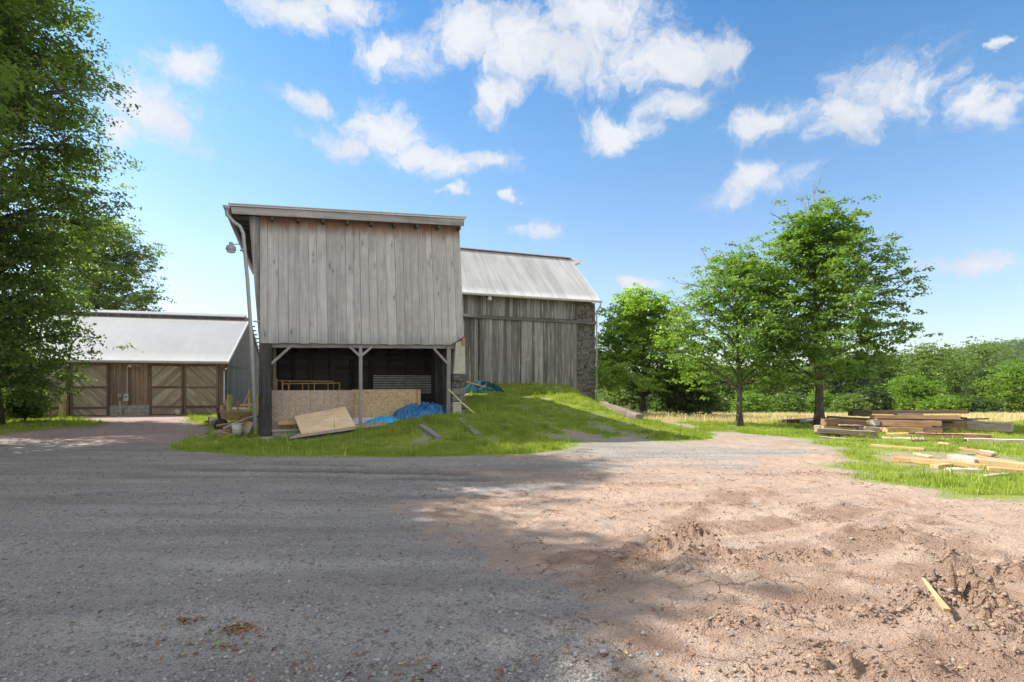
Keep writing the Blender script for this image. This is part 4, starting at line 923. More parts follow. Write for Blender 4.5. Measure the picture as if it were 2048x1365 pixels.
b = MB(); b.box((-13, 13.5, -2), (-.1, 13.6, 2.8)); b.build('rear_wall', M['brown'], lb)
rz = 6.0
corrugated('roof', [(-13.2, -.36, 2.86), (.10, -.36, 2.86), (.10, 6.8, rz), (-13.2, 6.8, rz)], M['roof2'], lb, .12, .012, 6)
corrugated('rear_roof', [(-13.2, 14.0, 2.86), (.10, 14.0, 2.86), (.10, 6.81, rz), (-13.2, 6.81, rz)], M['roof2'], lb, .12, .012, 6)
b = MB(); b.hexa([(-13.1,-.28,2.76),(.02,-.28,2.76),(.02,6.8,5.86),(-13.1,6.8,5.86),(-13.1,-.32,2.84),(.02,-.32,2.84),(.02,6.8,5.96),(-13.1,6.8,5.96)]); b.build('roof_deck', M['dark'], lb)
b = MB(); b.box((.03, -.38, 2.72), (.11, -.3, 2.86)); b.beam((.07, -.36, 2.79), (.07, 6.8, 5.93), .05, .14); b.beam((.07, 13.96, 2.79), (.07, 6.8, 5.93), .05, .14); b.build('barge_board', M['white_metal'], lb)
for k in range(12):
    b = MB(); v = 7.5+k*.53; z = rz-.06-(v-6.8)*(rz-2.86)/7.2; b.box((-.02, v, z-.14), (.30, v+.08, z-.04)); b.build('lookout', M['grey'], lb)
# raised ridge vent
b = MB(); b.hexa([(-13.2,6.35,rz+.0),(-.15,6.35,rz+.0),(-.15,6.8,rz+.2),(-13.2,6.8,rz+.2),(-13.2,6.35,rz+.05),(-.15,6.35,rz+.05),(-.15,6.8,rz+.25),(-13.2,6.8,rz+.25)])
b.hexa([(-13.2,6.8,rz+.2),(-.15,6.8,rz+.2),(-.15,7.25,rz+.0),(-13.2,7.25,rz+.0),(-13.2,6.8,rz+.25),(-.15,6.8,rz+.25),(-.15,7.25,rz+.05),(-13.2,7.25,rz+.05)]); b.build('ridge_vent', M['roof2'], lb)
for k in range(24): b = MB(); b.box((-12.9+k*.56, 6.4, rz-.2), (-12.84+k*.56, 6.5, rz+.01)); b.build('vent_bracket', M['grey'], lb)
b = MB(); b.box((-13.2, 6.56, rz-.2), (-.15, 6.9, rz+.04)); b.build('vent_throat', M['grey'], lb)
b = MB(); n = 8
for i, u in enumerate((-13.2, .1)):
    for k in range(n+1):
        th = math.pi*k/n; b.v.append((u, -.43-.07*math.cos(th), 2.85-.12*math.sin(th))); b.r.append(.5); b.g.append((u, th, 0))
b.f = [(k, k+1, k+n+2, k+n+1) for k in range(n)]+[tuple(range(n+1, 2*n+2))]
g_ = b.build('gutter', M['white_metal'], lb, smooth=True); md = g_.modifiers.new('thick', 'SOLIDIFY'); md.thickness = .015
MB().tube([(-.16, -.1, 2.35), (-.16, -.1, .62), (-.05, -.14, .5)], .045, 8).build('downspout', M['white_metal'], lb, smooth=True)
def lbthing(name, px, py, label, cat): return empty(name, LB.W(*LB.p(px, py, -.06)), LB.a, label, cat)
m_ = lbthing('meter_box', 253, 795, 'white electric meter box on the low barn wall, biggest of the wall boxes', 'electric box')
b = MB(); b.box((-.1, -.1, -.19), (.1, .03, .17)); b.build('case', M['white_metal'], m_, bevel=.01)
MB().lathe((0, -.1, .03), [(.06, 0), (.06, -.04), (.001, -.05)], 14, 'y').build('dial', M['box'], m_, smooth=True)
b = MB(); b.tube([(.03, -.02, .17), (.06, -.02, .7), (.03, -.02, 1.2), (.04, -.02, 1.6)], .018, 6); b.build('conduit', M['white_metal'], m_, smooth=True)
m_ = lbthing('junction_box', 240, 791, 'small dark grey electric box left of the white meter box', 'electric box')
b = MB(); b.box((-.09, -.08, -.1), (.09, .03, .09)); b.build('case', M['box'], m_, bevel=.01)
MB().tube([(.0, -.03, -.3), (.02, -.03, -.55), (.02, -.05, -.8), (.06, -.05, -1.05)], .025, 6).build('conduit', M['white_metal'], m_, smooth=True)
m_ = lbthing('vertical_conduit', 247, 793, 'thin grey conduit pipe running down between the two wall boxes', 'pipe')
MB().tube([(0, 0, 0), (0, 0, -.4), (0, 0, -1.08)], .022, 6).build('pipe', M['galv'], m_, smooth=True)
m_ = lbthing('gooseneck_lamp', 285, 742, 'white gooseneck lamp under the eave of the low barn', 'lamp')
MB().tube([(0, 0, -.04), (0, -.12, .2), (-.1, -.2, .27), (-.45, -.25, .30)], .016, 6).build('arm', M['white_metal'], m_, smooth=True)
MB().lathe((-.5, -.25, .22), [(.02, .12), (.04, .1), (.05, .04), (.12, -.04)], 14).build('lamp_shade', M['white_metal'], m_, smooth=True)
# ------------------------------------------------------------------ THINGS IN THE SHED
def thing_mesh(mb, name, mat, label, cat, group=None, smooth=False, bevel=0, origin=None):
    if origin is None:
        a = np.array(mb.v); origin = (float(a[:, 0].mean()), float(a[:, 1].mean()), float(a[:, 2].min()))
    o = mb.build(name, mat, None, smooth, bevel, origin); return tag(o, label, cat, group)
def shw(mb):
    mb.v = [tuple(SH.W(*p)) for p in mb.v]; return mb
def panel_between(px0, px1, pyt, pyb, v, th, grooves=(), lean=.0):
    u0, _ = SH.uw(px0, 800, v); u1, _ = SH.uw(px1, 800, v); wt = SH.uw((px0+px1)/2, pyt, v)[1]; wb = SH.uw((px0+px1)/2, pyb, v)[1]
    b = MB(); gs = [SH.uw(g, 800, v)[0] for g in grooves]; ed = [u0]+gs+[u1]; 
    for a, c in zip(ed[:-1], ed[1:]):
        cc = [(a+.006, v, wb), (c-.006, v, wb), (c-.006, v+th, wb), (a+.006, v+th, wb), (a+.006, v+lean, wt), (c-.006, v+lean, wt), (c-.006, v+lean+th, wt), (a+.006, v+lean+th, wt)]
        b.hexa(cc, [(p[0], p[2], p[1]) for p in cc], .5)
    if len(ed) > 2:
        b.hexa([(u0+.02, v+th, wb+.01), (u1-.02, v+th, wb+.01), (u1-.02, v+th+.004, wb+.01), (u0+.02, v+th+.004, wb+.01), (u0+.02, v+th+lean, wt-.01), (u1-.02, v+th+lean, wt-.01), (u1-.02, v+lean+th+.004, wt-.01), (u0+.02, v+th+lean+.004, wt-.01)])
    return shw(b)
thing_mesh(panel_between(539, 706, 781, 860, .45, .016, (564, 578, 592, 621, 649, 662, 676)), 'strand_board_sheet', M['osb'], 'greyish grooved strand board panel behind the left post of the shed', 'board')
thing_mesh(panel_between(704, 834, 779.5, 838, .75, .018), 'strand_board_sheet', M['osb2'], 'warm yellow-brown strand board sheet behind the thin middle post', 'board')
b = MB(); u0 = SH.uw(834.5, 800, .74)[0]; w0 = SH.uw(840, 838, .74)[1]; w1 = SH.uw(838, 780, .74)[1]; b.box((u0, .72, w0), (u0+.11, .78, w1)); thing_mesh(shw(b), 'timber_edge_board', M['fresh'], 'narrow orange upright board at the right end of the strand board sheet', 'board')
def frame_scaf(px0, px1, pyt, pyb, v, posts, label, dy=0, second=None):
    u0, w0 = SH.uw(px0, pyt, v); u1, w1 = SH.uw(px1, pyt+dy, v); wb = SH.uw(px0, pyb, v)[1]
    root = empty('scaffold_frame', SH.W(u0, v, wb-1.1), SH.a, label, 'scaffold', 'yellow scaffold frames inside the shed')
    z = lambda q: q-(wb-1.1)
    MB().tube([(0, 0, z(w0)), (u1-u0, 0, z(w1))], .022, 8).build('top_rail', M['yellow'], root, smooth=True)
    MB().tube([(0, 0, z(wb)-.75), (u1-u0, 0, z(wb)-.75)], .022, 8).build('bottom_rail', M['yellow'], root, smooth=True)
    for p in posts:
        u = SH.uw(p, 770, v)[0]-u0; MB().tube([(u, 0, 0), (u, 0, z(w0)+(w1-w0)*u/(u1-u0)+(.08 if p in (px0,) else 0))], .022 if p in (px0, px1) else .015, 8).build('upright', M['yellow'], root, smooth=True)
frame_scaf(565, 679, 768, 781, 1.9, (565, 577, 605, 617, 629, 656, 679), 'front yellow scaffold frame standing behind the grooved board panel', -1.5)
frame_scaf(554, 668, 762, 781, 2.3, (554, 579, 628, 667), 'rear yellow scaffold frame, higher and more to the left', 1.0)
b = MB()
for px in (579, 657): 
    p = SH.p(px, 763, 2.2); b.tube([p+Vector((0, 0, -.3)), p+Vector((0, 0, .12))], .02, 6)
# plywood sheets and stack
def quadsheet(A, B, C, D, th, name, mat, label, cat='board'):
    A, B, C, D = map(Vector, (A, B, C, D)); n = (B-A).cross(D-A).normalized(); n = n if n.z > 0 else -n; m = MB()
    c = [A-n*th, B-n*th, C-n*th, D-n*th, A, B, C, D]; l1 = (B-A).length; l2 = (D-A).length
    g = [(0, 0, 0), (l1, 0, 0), (l1, l2, 0), (0, l2, 0)]*2; m.hexa(c, g, .5); return thing_mesh(m, name, mat, label, cat)
Q = lambda px, py, v: SH.W(*SH.p(px, py, v))
quadsheet(Q(603, 868, -.75), Q(714, 857, -.55), Q(690, 813, .36), Q(588, 833, .30), .018, 'plywood_sheet', M['ply'], 'clean tan plywood sheet leaning on the low board stack before the shed')
quadsheet(Q(577, 877, -1.15), Q(776, 849, -.75), Q(768, 843, -.2), Q(600, 866, -.5), .02, 'plywood_sheet', M['osb'], 'long worn brown sheet lying under the clean plywood')
quadsheet(Q(579, 881, -1.12), Q(772, 854, -.73), Q(766, 848, -.2), Q(602, 870, -.5), .09, 'plywood_stack', M['dark'], 'dark edged lower sheets at the bottom of the board stack')
quadsheet(Q(556, 849, .1), Q(604, 847, .1), Q(600, 841, .40), Q(556, 843, .40), .03, 'plank', M['beam_orange'], 'short pinkish plank piece on the sill beside the left post')
quadsheet(Q(700, 849, .2), Q(800, 847, .25), Q(800, 833, .72), Q(706, 836, .72), .05, 'foam_board', M['foam'], 'white foam board lying on the shed floor beside the blue tarp')
# tarps
def tarp(name, cx, cy, rx, ry, h, rz_, mat, label, seed, nx=90, ny=60, pw=.8):
    a = np.linspace(-1, 1, nx); b_ = np.linspace(-1, 1, ny); A, B = np.meshgrid(a, b_)
    wob = 1+.22*(fbm(A*2+9, B*2, seed)-.5)*2; r2 = np.sqrt(A**2+B**2)*1; sq = np.maximum(np.abs(A), np.abs(B)); m = np.where(r2 > 0, sq/np.maximum(r2, 1e-6), 1)
    x = A*m*rx*wob; y = B*m*ry*wob; rr = np.clip(sq, 0, 1)
    rdg = 1-np.abs(2*fbm(A*3.2+B*1.2, B*2.2-A*.4, seed+5, 4)-1); rd2 = 1-np.abs(2*fbm(A*8, B*7, seed+8, 3)-1)
    z = h*(1-rr**2)**pw*(.45+.65*rdg**2)+.10*rd2**2*(1-rr**6)*min(1, h*2)+.015
    c, s = math.cos(rz_), math.sin(rz_); wx = cx+x*c-y*s; wy = cy+x*s+y*c; wz = z+H(wx, wy)
    ix = np.arange(A.size).reshape(A.shape); F = np.stack([ix[:-1, :-1], ix[:-1, 1:], ix[1:, 1:], ix[1:, :-1]], -1).reshape(-1, 4)
    o = mesh_np(name, np.stack([wx, wy, wz], -1).reshape(-1, 3), F, mat, smooth=True, loc=(cx, cy, Hs(cx, cy))); md = o.modifiers.new('thick', 'SOLIDIFY'); md.thickness = .004
    return tag(o, label, 'tarp')
p = Q(762, 846, .1); tarp('blue_tarp', p.x, p.y, .62, .30, .20, .36, M['tarp'], 'bright blue tarp strip lying in the sun on the white foam board', 12)
p = Q(842, 840, .6); tarp('blue_tarp', p.x, p.y, 1.05, .5, .40, .42, M['tarp_d'], 'big crumpled dark blue tarp heaped in the right corner of the shed', 14, 220, 140, .7)
p = onG(964, 783); TT = p.copy(); tarp('teal_tarp', p.x, p.y, 1.0, .6, .42, -.25, M['tarp_t'], 'crumpled dark teal tarp on top of the earth ramp by the barn doors', 16)
TD = TT.y; MB_ = MB().beam(P(933, 764, TD-.25), P(984, 778, TD-.45), .05, .05); thing_mesh(MB_, 'stick', M['beam_orange'], 'thin orange wooden stick lying across the teal tarp', 'stick')
MB_ = MB().beam(onG(972, 786)+Vector((0, 0, .1)), onG(1004, 788)+Vector((0, 0, .04)), .16, .05); thing_mesh(MB_, 'board', M['grey'], 'small grey board end sticking out from under the teal tarp', 'board')
# boards on the grass
def ground_board(p0, p1, w, h, mat, name, label, cat='board', lift=.0, **k):
    a = onG(*p0); b_ = onG(*p1); a.z += h/2+lift; b_.z += h/2+lift; return thing_mesh(MB().beam(a, b_, w, h, **k), name, M[mat], label, cat)
ground_board((843, 856), (877, 879), .17, .09, 'grey', 'plank', 'left of two short grey planks lying in the grass before the shed')
ground_board((927, 846), (956, 872), .16, .05, 'grey', 'plank', 'right of two short grey planks in the grass, below the stone pier')
a = P(897, 779, 17.7); b_ = onG(949, 829); b_.z += .03
thing_mesh(MB().beam(a, a.lerp(b_, .5)+Vector((0, 0, -.03)), .03, .04).beam(a.lerp(b_, .5)+Vector((0, 0, -.03)), b_, .03, .04), 'leaning_lath', M['strap'], 'long thin yellowish lath leaning from the right post down to the grass', 'lath')
ground_board((150, 991), (302, 979), .12, .03, 'grey', 'flat_plank', 'thin weathered grey plank lying alone flat on the shaded gravel', lift=.002, seg=6, jit=.003)
# log on the ramp edge
def edge_pt(x, d):
    return Vector((x, d, Hs(x, d)+.10))
a = edge_pt(4.35, 26.6); b_ = edge_pt(5.0, 21.6); b_.z += .06
lg = MB().beam(a, b_, .3, .26, seg=12, jit=.012); thing_mesh(lg, 'timber_log', M['log'], 'long weathered squared log along the right edge of the earth ramp', 'log', bevel=.03)
# ------------------------------------------------------------------ clutter left of the shed
def gp(px, py): v = onG(px, py); return (v.x, v.y, v.z)
def bucket(px, py, r, h, label, letter=False, rib=True):
    root = empty('bucket', gp(px, py), random.uniform(0, 1), label, 'bucket')
    pr = [(.001, .005), (r*.8, .005), (r*.82, 0), (r*.94, h*.6), (r*.95, h*.62), (r*1.0, h*.64), (r*1.0, h*.68), (r*.96, h*.70), (r*.97, h*.78), (r*1.03, h*.80), (r*1.03, h*.84), (r*.98, h*.85), (r*1., h*.97), (r*1.05, h*.97), (r*1.05, h), (r*.95, h), (r*.78, h*.1), (.001, h*.1)]
    MB().lathe((0, 0, 0), pr, 24).build('pail', M['bucket'], root, smooth=True)
    MB().tube([(-r*1.03, 0, h*.82), (-r*.8, -r*.75, h*.66), (0, -r*1.12, h*.55), (r*.8, -r*.75, h*.66), (r*1.03, 0, h*.82)], .005, 5).build('handle', M['galv'], root)
    if letter:
        root.rotation_euler = (0, 0, 0.35); k = MB(); y = -r*.99
        k.box((-.045, y-.012, h*.28), (-.02, y+.02, h*.62)); k.box((-.02, y-.012, h*.55), (.045, y+.02, h*.62)); k.box((-.02, y-.012, h*.41), (.03, y+.02, h*.47)); k.build('letter', M['grey_paint'], root)
bucket(475, 876, .155, .42, 'large dirty white bucket at the grass edge beside the downspout')
bucket(426, 851, .14, .31, 'white bucket marked with a letter F near the wheelbarrow wheel', True)
bucket(356, 832, .12, .30, 'small grey-white bucket standing at the foot of the barn door')
# wheelbarrow
wb = empty('wheelbarrow', gp(470, 864), .35, 'old wheelbarrow with olive tray and black wheel among the rubble', 'wheelbarrow')
wb.location.z = Hs(wb.location.x, wb.location.y)
MB().lathe((-.42, 0, .23), [(.09, -.04), (.16, -.045), (.22, -.03), (.232, 0), (.22, .03), (.16, .045), (.09, .04)], 26, 'y').build('wheel', M['rubber'], wb, smooth=True)
MB().lathe((-.42, 0, .23), [(.001, -.05), (.09, -.05), (.09, .05), (.001, .05)], 16, 'y').build('hub', M['rust'], wb)
b = MB(); b.hexa([(-.25,-.22,.42),(.35,-.22,.42),(.35,.22,.42),(-.25,.22,.42),(-.45,-.32,.72),(.6,-.32,.68),(.6,.32,.68),(-.45,.32,.72)], skip=(1,)); tr_ = b.build('tray', M['olive'], wb); md = tr_.modifiers.new('thick', 'SOLIDIFY'); md.thickness = .02
for s_ in (-1, 1):
    MB().beam((-.55, s_*.08, .23), (.95, s_*.28, .47), .045, .055).build('handle', M['beam_grey'], wb)
    MB().tube([(.35, s_*.2, .36), (.42, s_*.22, .01)], .018, 6).build('leg', M['rust'], wb)
# hanging tool / rusty parts
def multi(name, loc, rz_, label, cat, parts):
    r = empty(name, loc, rz_, label, cat)
    for nm, mb, mt_, sm in parts: mb.build(nm, M[mt_], r, smooth=sm)
    return r
b = MB()
for k in range(14):
    a_ = k/14*4; b.tube([(.25*math.cos(a_)-.1+random.uniform(-.05, .05), .1*math.sin(a_), .03+.02*k % .1), (.3*math.cos(a_+.8)-.05, .12*math.sin(a_+.8), .05+random.random()*.1)], .022, 6)
p = P(427, 833, 22.6); multi('rusty_scrap', (p.x, p.y, Hs(p.x, p.y)), 0, 'heap of orange rusty scrap iron behind the lettered bucket', 'scrap', [('chain_heap', b, 'rust', False), ('support', MB().beam((.32, 0, 0), (.34, 0, .75), .06, .06), 'pale', False), ('block', MB().beam((-.1, 0, 0), (-.08, 0, .28), .18, .2), 'rustdark', False)])
b = MB(); b.hexa([(-.05,-.2,0),(.1,-.2,0),(.1,.2,0),(-.05,.2,0),(-.12,-.2,.5),(.0,-.2,.5),(.0,.2,.5),(-.12,.2,.5)])
p = P(449, 832, 21); thing_mesh_ = multi('steel_chute', (p.x, p.y, .28), .2, 'pale bent steel plate at the front of the wheelbarrow tray', 'scrap', [('plate', b, 'pale', False), ('bracket', MB().beam((-.15, -.1, 0), (-.2, -.1, .45), .1, .1), 'rustdark', False)])
b = MB(); b.hexa([(-.35,-.25,.0),(.35,-.25,.0),(.35,.25,.0),(-.35,.25,.0),(-.5,-.3,.14),(.5,-.3,.14),(.5,.3,.14),(-.5,.3,.14)], skip=(1,))
p = P(490, 836, 19); r_ = multi('steel_trough', (p.x, p.y, p.z-.05), .3, 'shallow olive steel trough beside the downspout', 'trough', [('trough_body', b, 'olive', False), ('stand', MB().beam((-.2, 0, -.42), (-.2, 0, 0), .06, .06).beam((.2, 0, -.42), (.2, 0, 0), .06, .06), 'rust', False)])
def post(px, pyt, pyb, d, w, mat, label, name='fence_post', lean=0):
    p = P(px, pyb, d); z0 = Hs(p.x, p.y); top = P(px+lean, pyt, d); return thing_mesh(MB().beam((p.x, p.y, z0-.1), top, w, w, seg=5, jit=.006), name, M[mat], label, 'post')
post(459, 790, 820, 23.5, .16, 'mossy', 'thick mossy yellow fence post behind the wheelbarrow', lean=0)
post(451, 799, 820, 24, .08, 'beam_grey', 'short thin grey stake left of the mossy fence post', lean=1)
post(475, 802, 820, 24, .06, 'beam_red', 'short reddish stake right of the mossy fence post', lean=0)
post(516, 789, 836, 20.5, .09, 'mossy', 'narrow yellow post squeezed between the downspout and the black shed post')
r_ = empty('gate_brace_post', (P(498, 812, 23.5).x, 23.5, 0), 0, 'tall pale yellow post with a diagonal brace, left of the downspout', 'post')
q = CH+(HY-778)*23.5/FPX; MB().beam((0, 0, -.1), (.04, 0, q), .10, .1, seg=4, jit=.004).build('post_shaft', M['mossy'], r_); MB().beam((-.22, -.06, .75), (.06, -.06, q-.12), .04, .05).build('brace', M['pale'], r_)
thing_mesh(MB().beam(P(480, 811, 21.5), P(507, 810, 21.5), .06, .10), 'crossbar', M['beam_orange'], 'short orange-brown crossbar between the fence posts', 'board')
b = MB(); 
for k in range(4):
    p = P(466+k*11, 825, 24); b.box((p.x-.11, p.y-.1, 0), (p.x+.11, p.y+.1, .38+.02*(k % 2)*4), long=0)
    p0 = P(466+k*11, 818, 24)
for k in range(4):
    p = P(467+k*11, 820, 24.2); bb = MB(); zb_ = 0; bb.box((p.x-.115, p.y-.1, 0), (p.x+.115, p.y+.1, .58), long=0)
    thing_mesh(bb, 'concrete_block', M['block'], ['leftmost', 'second from left', 'third from left', 'rightmost'][k]+' pale concrete block of the row behind the wheelbarrow', 'block', 'row of concrete blocks behind the wheelbarrow', bevel=.01)
# wire hoop
p = P(485, 845, 18.2); b = MB(); b.tube([(math.cos(a_)*.17-.0, .02*a_, .30+math.sin(a_)*.28) for a_ in np.linspace(-.6, 3.7, 14)], .011, 6)
multi('wire_hoop', (p.x, p.y, Hs(p.x, p.y)), 0, 'rusty wire hoop standing behind the large white bucket', 'wire', [('hoop', b, 'rust', True), ('stem', MB().tube([(-.15, 0, 0), (-.15, 0, .3)], .011, 6), 'rust', True)])
quadsheet(P(486, 872, 16.8), P(494, 875, 16.8), P(507, 846, 17.3), P(500, 843, 17.3), .05, 'white_plank', M['pale'], 'short pale plank leaning against the downspout')
quadsheet(P(483, 862, 17.5), P(497, 866, 17.5), P(506, 848, 17.9), P(494, 842, 17.9), .04, 'red_plank', M['beam_red'], 'short reddish plank leaning behind the pale one')
thing_mesh(MB().beam(P(448, 857, 17.6), P(506, 834, 18.6), .1, .07), 'pole_timber', M['beam_grey'], 'long grey timber slanting up over the rubble behind the large bucket', 'timber')
# rubble stones: each its own thing
def rock(px, py, s, label, mat='rubble', seed=0, flat=.6):
    rs = np.random.RandomState(seed); bm_ = MB(); n1, n2 = 7, 9; V = []; F = []
    for i in range(n1):
        th = math.pi*i/(n1-1)
        for j in range(n2):
            ph = 2*math.pi*j/n2; r = s*(1+rs.uniform(-.22, .22)) if 0 < i < n1-1 else s*.9
            V.append((r*math.sin(th)*math.cos(ph)*1.2, r*math.sin(th)*math.sin(ph), r*math.cos(th)*flat))
    for i in range(n1-1):
        for j in range(n2): F.append((i*n2+j, i*n2+(j+1) % n2, (i+1)*n2+(j+1) % n2, (i+1)*n2+j))
    p = gp(px, py); o = mesh_np('rubble_stone', V, F, M[mat], rnd=np.full(len(V), rs.rand())); o.location = (p[0], p[1], p[2]+s*flat*.6); return tag(o, label, 'stone', 'rubble heap beside the large bucket')
RL = ['stone at the left front of the rubble heap, half in grass', 'largest stone on the left slope of the rubble heap', 'pale stone in the middle front of the rubble heap', 'large stone at the top right of the rubble heap', 'stone at the left top of the rubble heap', 'topmost stone of the rubble heap under the slanting timber', 'stone at the right front of the rubble heap touching the bucket', 'small stone at the far left foot of the heap', 'small stone in the grass before the middle of the heap', 'small loose stone left of the rubble heap', 'smallest loose stone farthest left of the rubble heap', 'stone wedged between the heap and the large bucket', 'small reddish stone between the bucket and the downspout foot']
for i, (x, y, s) in enumerate([(432, 872, .12), (440, 868, .16), (448, 872, .15), (455, 868, .18), (443, 860, .14), (452, 862, .16), (460, 875, .12), (436, 876, .09), (447, 877, .10), (424, 876, .08), (416, 878, .06), (462, 866, .15), (490, 877, .07)]):
    rock(x, y, s, RL[i], seed=i+20)
thing_mesh(MB().beam(onG(404, 879)+Vector((0, 0, .05)), onG(446, 869)+Vector((0, 0, .09)), .14, .05), 'broken_slab', M['pale'], 'flat pinkish slab piece lying at the left end of the rubble heap', 'slab')
# white flowers
fl_ = empty('flowering_plant', gp(590, 868), 0, 'low plant with white flowers before the sill left of the plywood', 'plant')
rs = np.random.RandomState(4); C_ = rs.normal(0, 1, (260, 3))*np.array([.28, .15, .07])+np.array([0, 0, .17]); V, F = leaf_arrays(C_, .05, rs); mesh_np('blossom', V, F, M['flower'], fl_, rnd=rs.rand(len(V)))
C_ = rs.normal(0, 1, (420, 3))*np.array([.32, .18, .06])+np.array([0, 0, .09]); V, F = leaf_arrays(C_, .08, rs); mesh_np('foliage', V, F, M['bg_bright'], fl_, rnd=rs.rand(len(V)))
# pipe rail left
p0 = P(134, 838, 26.0); r_ = empty('pipe_fence', (p0.x, p0.y, Hs(p0.x, p0.y)), 0, 'low rusty pipe rail with uprights between bushes and barn doors', 'fence')
zt = 1.0; x1 = (87-1024)*25.3/FPX-p0.x; MB().tube([(0, 0, zt-.08), (x1, -.7, zt+.1)], .025, 8).build('rail', M['galv'], r_, smooth=True)
for (dx, dy, h) in ((0, 0, 1.15), (.72*x1, -.5, .98)): MB().tube([(dx, dy, -.1), (dx, dy, h)], .03, 8).build('upright', M['rust'], r_, smooth=True)
post(125, 771, 836, 26.4, .19, 'mossy', 'thick mossy wooden gate post left of the diagonal barn doors', 'gate_post')
a = P(57, 783, 22.6); b_ = onG(67, 838); thing_mesh(MB().beam(a, b_, .05, .05, seg=4, jit=.006), 'leaning_pole', M['beam_grey'], 'slim bare leaning pole at the foot of the huge shade tree', 'pole')

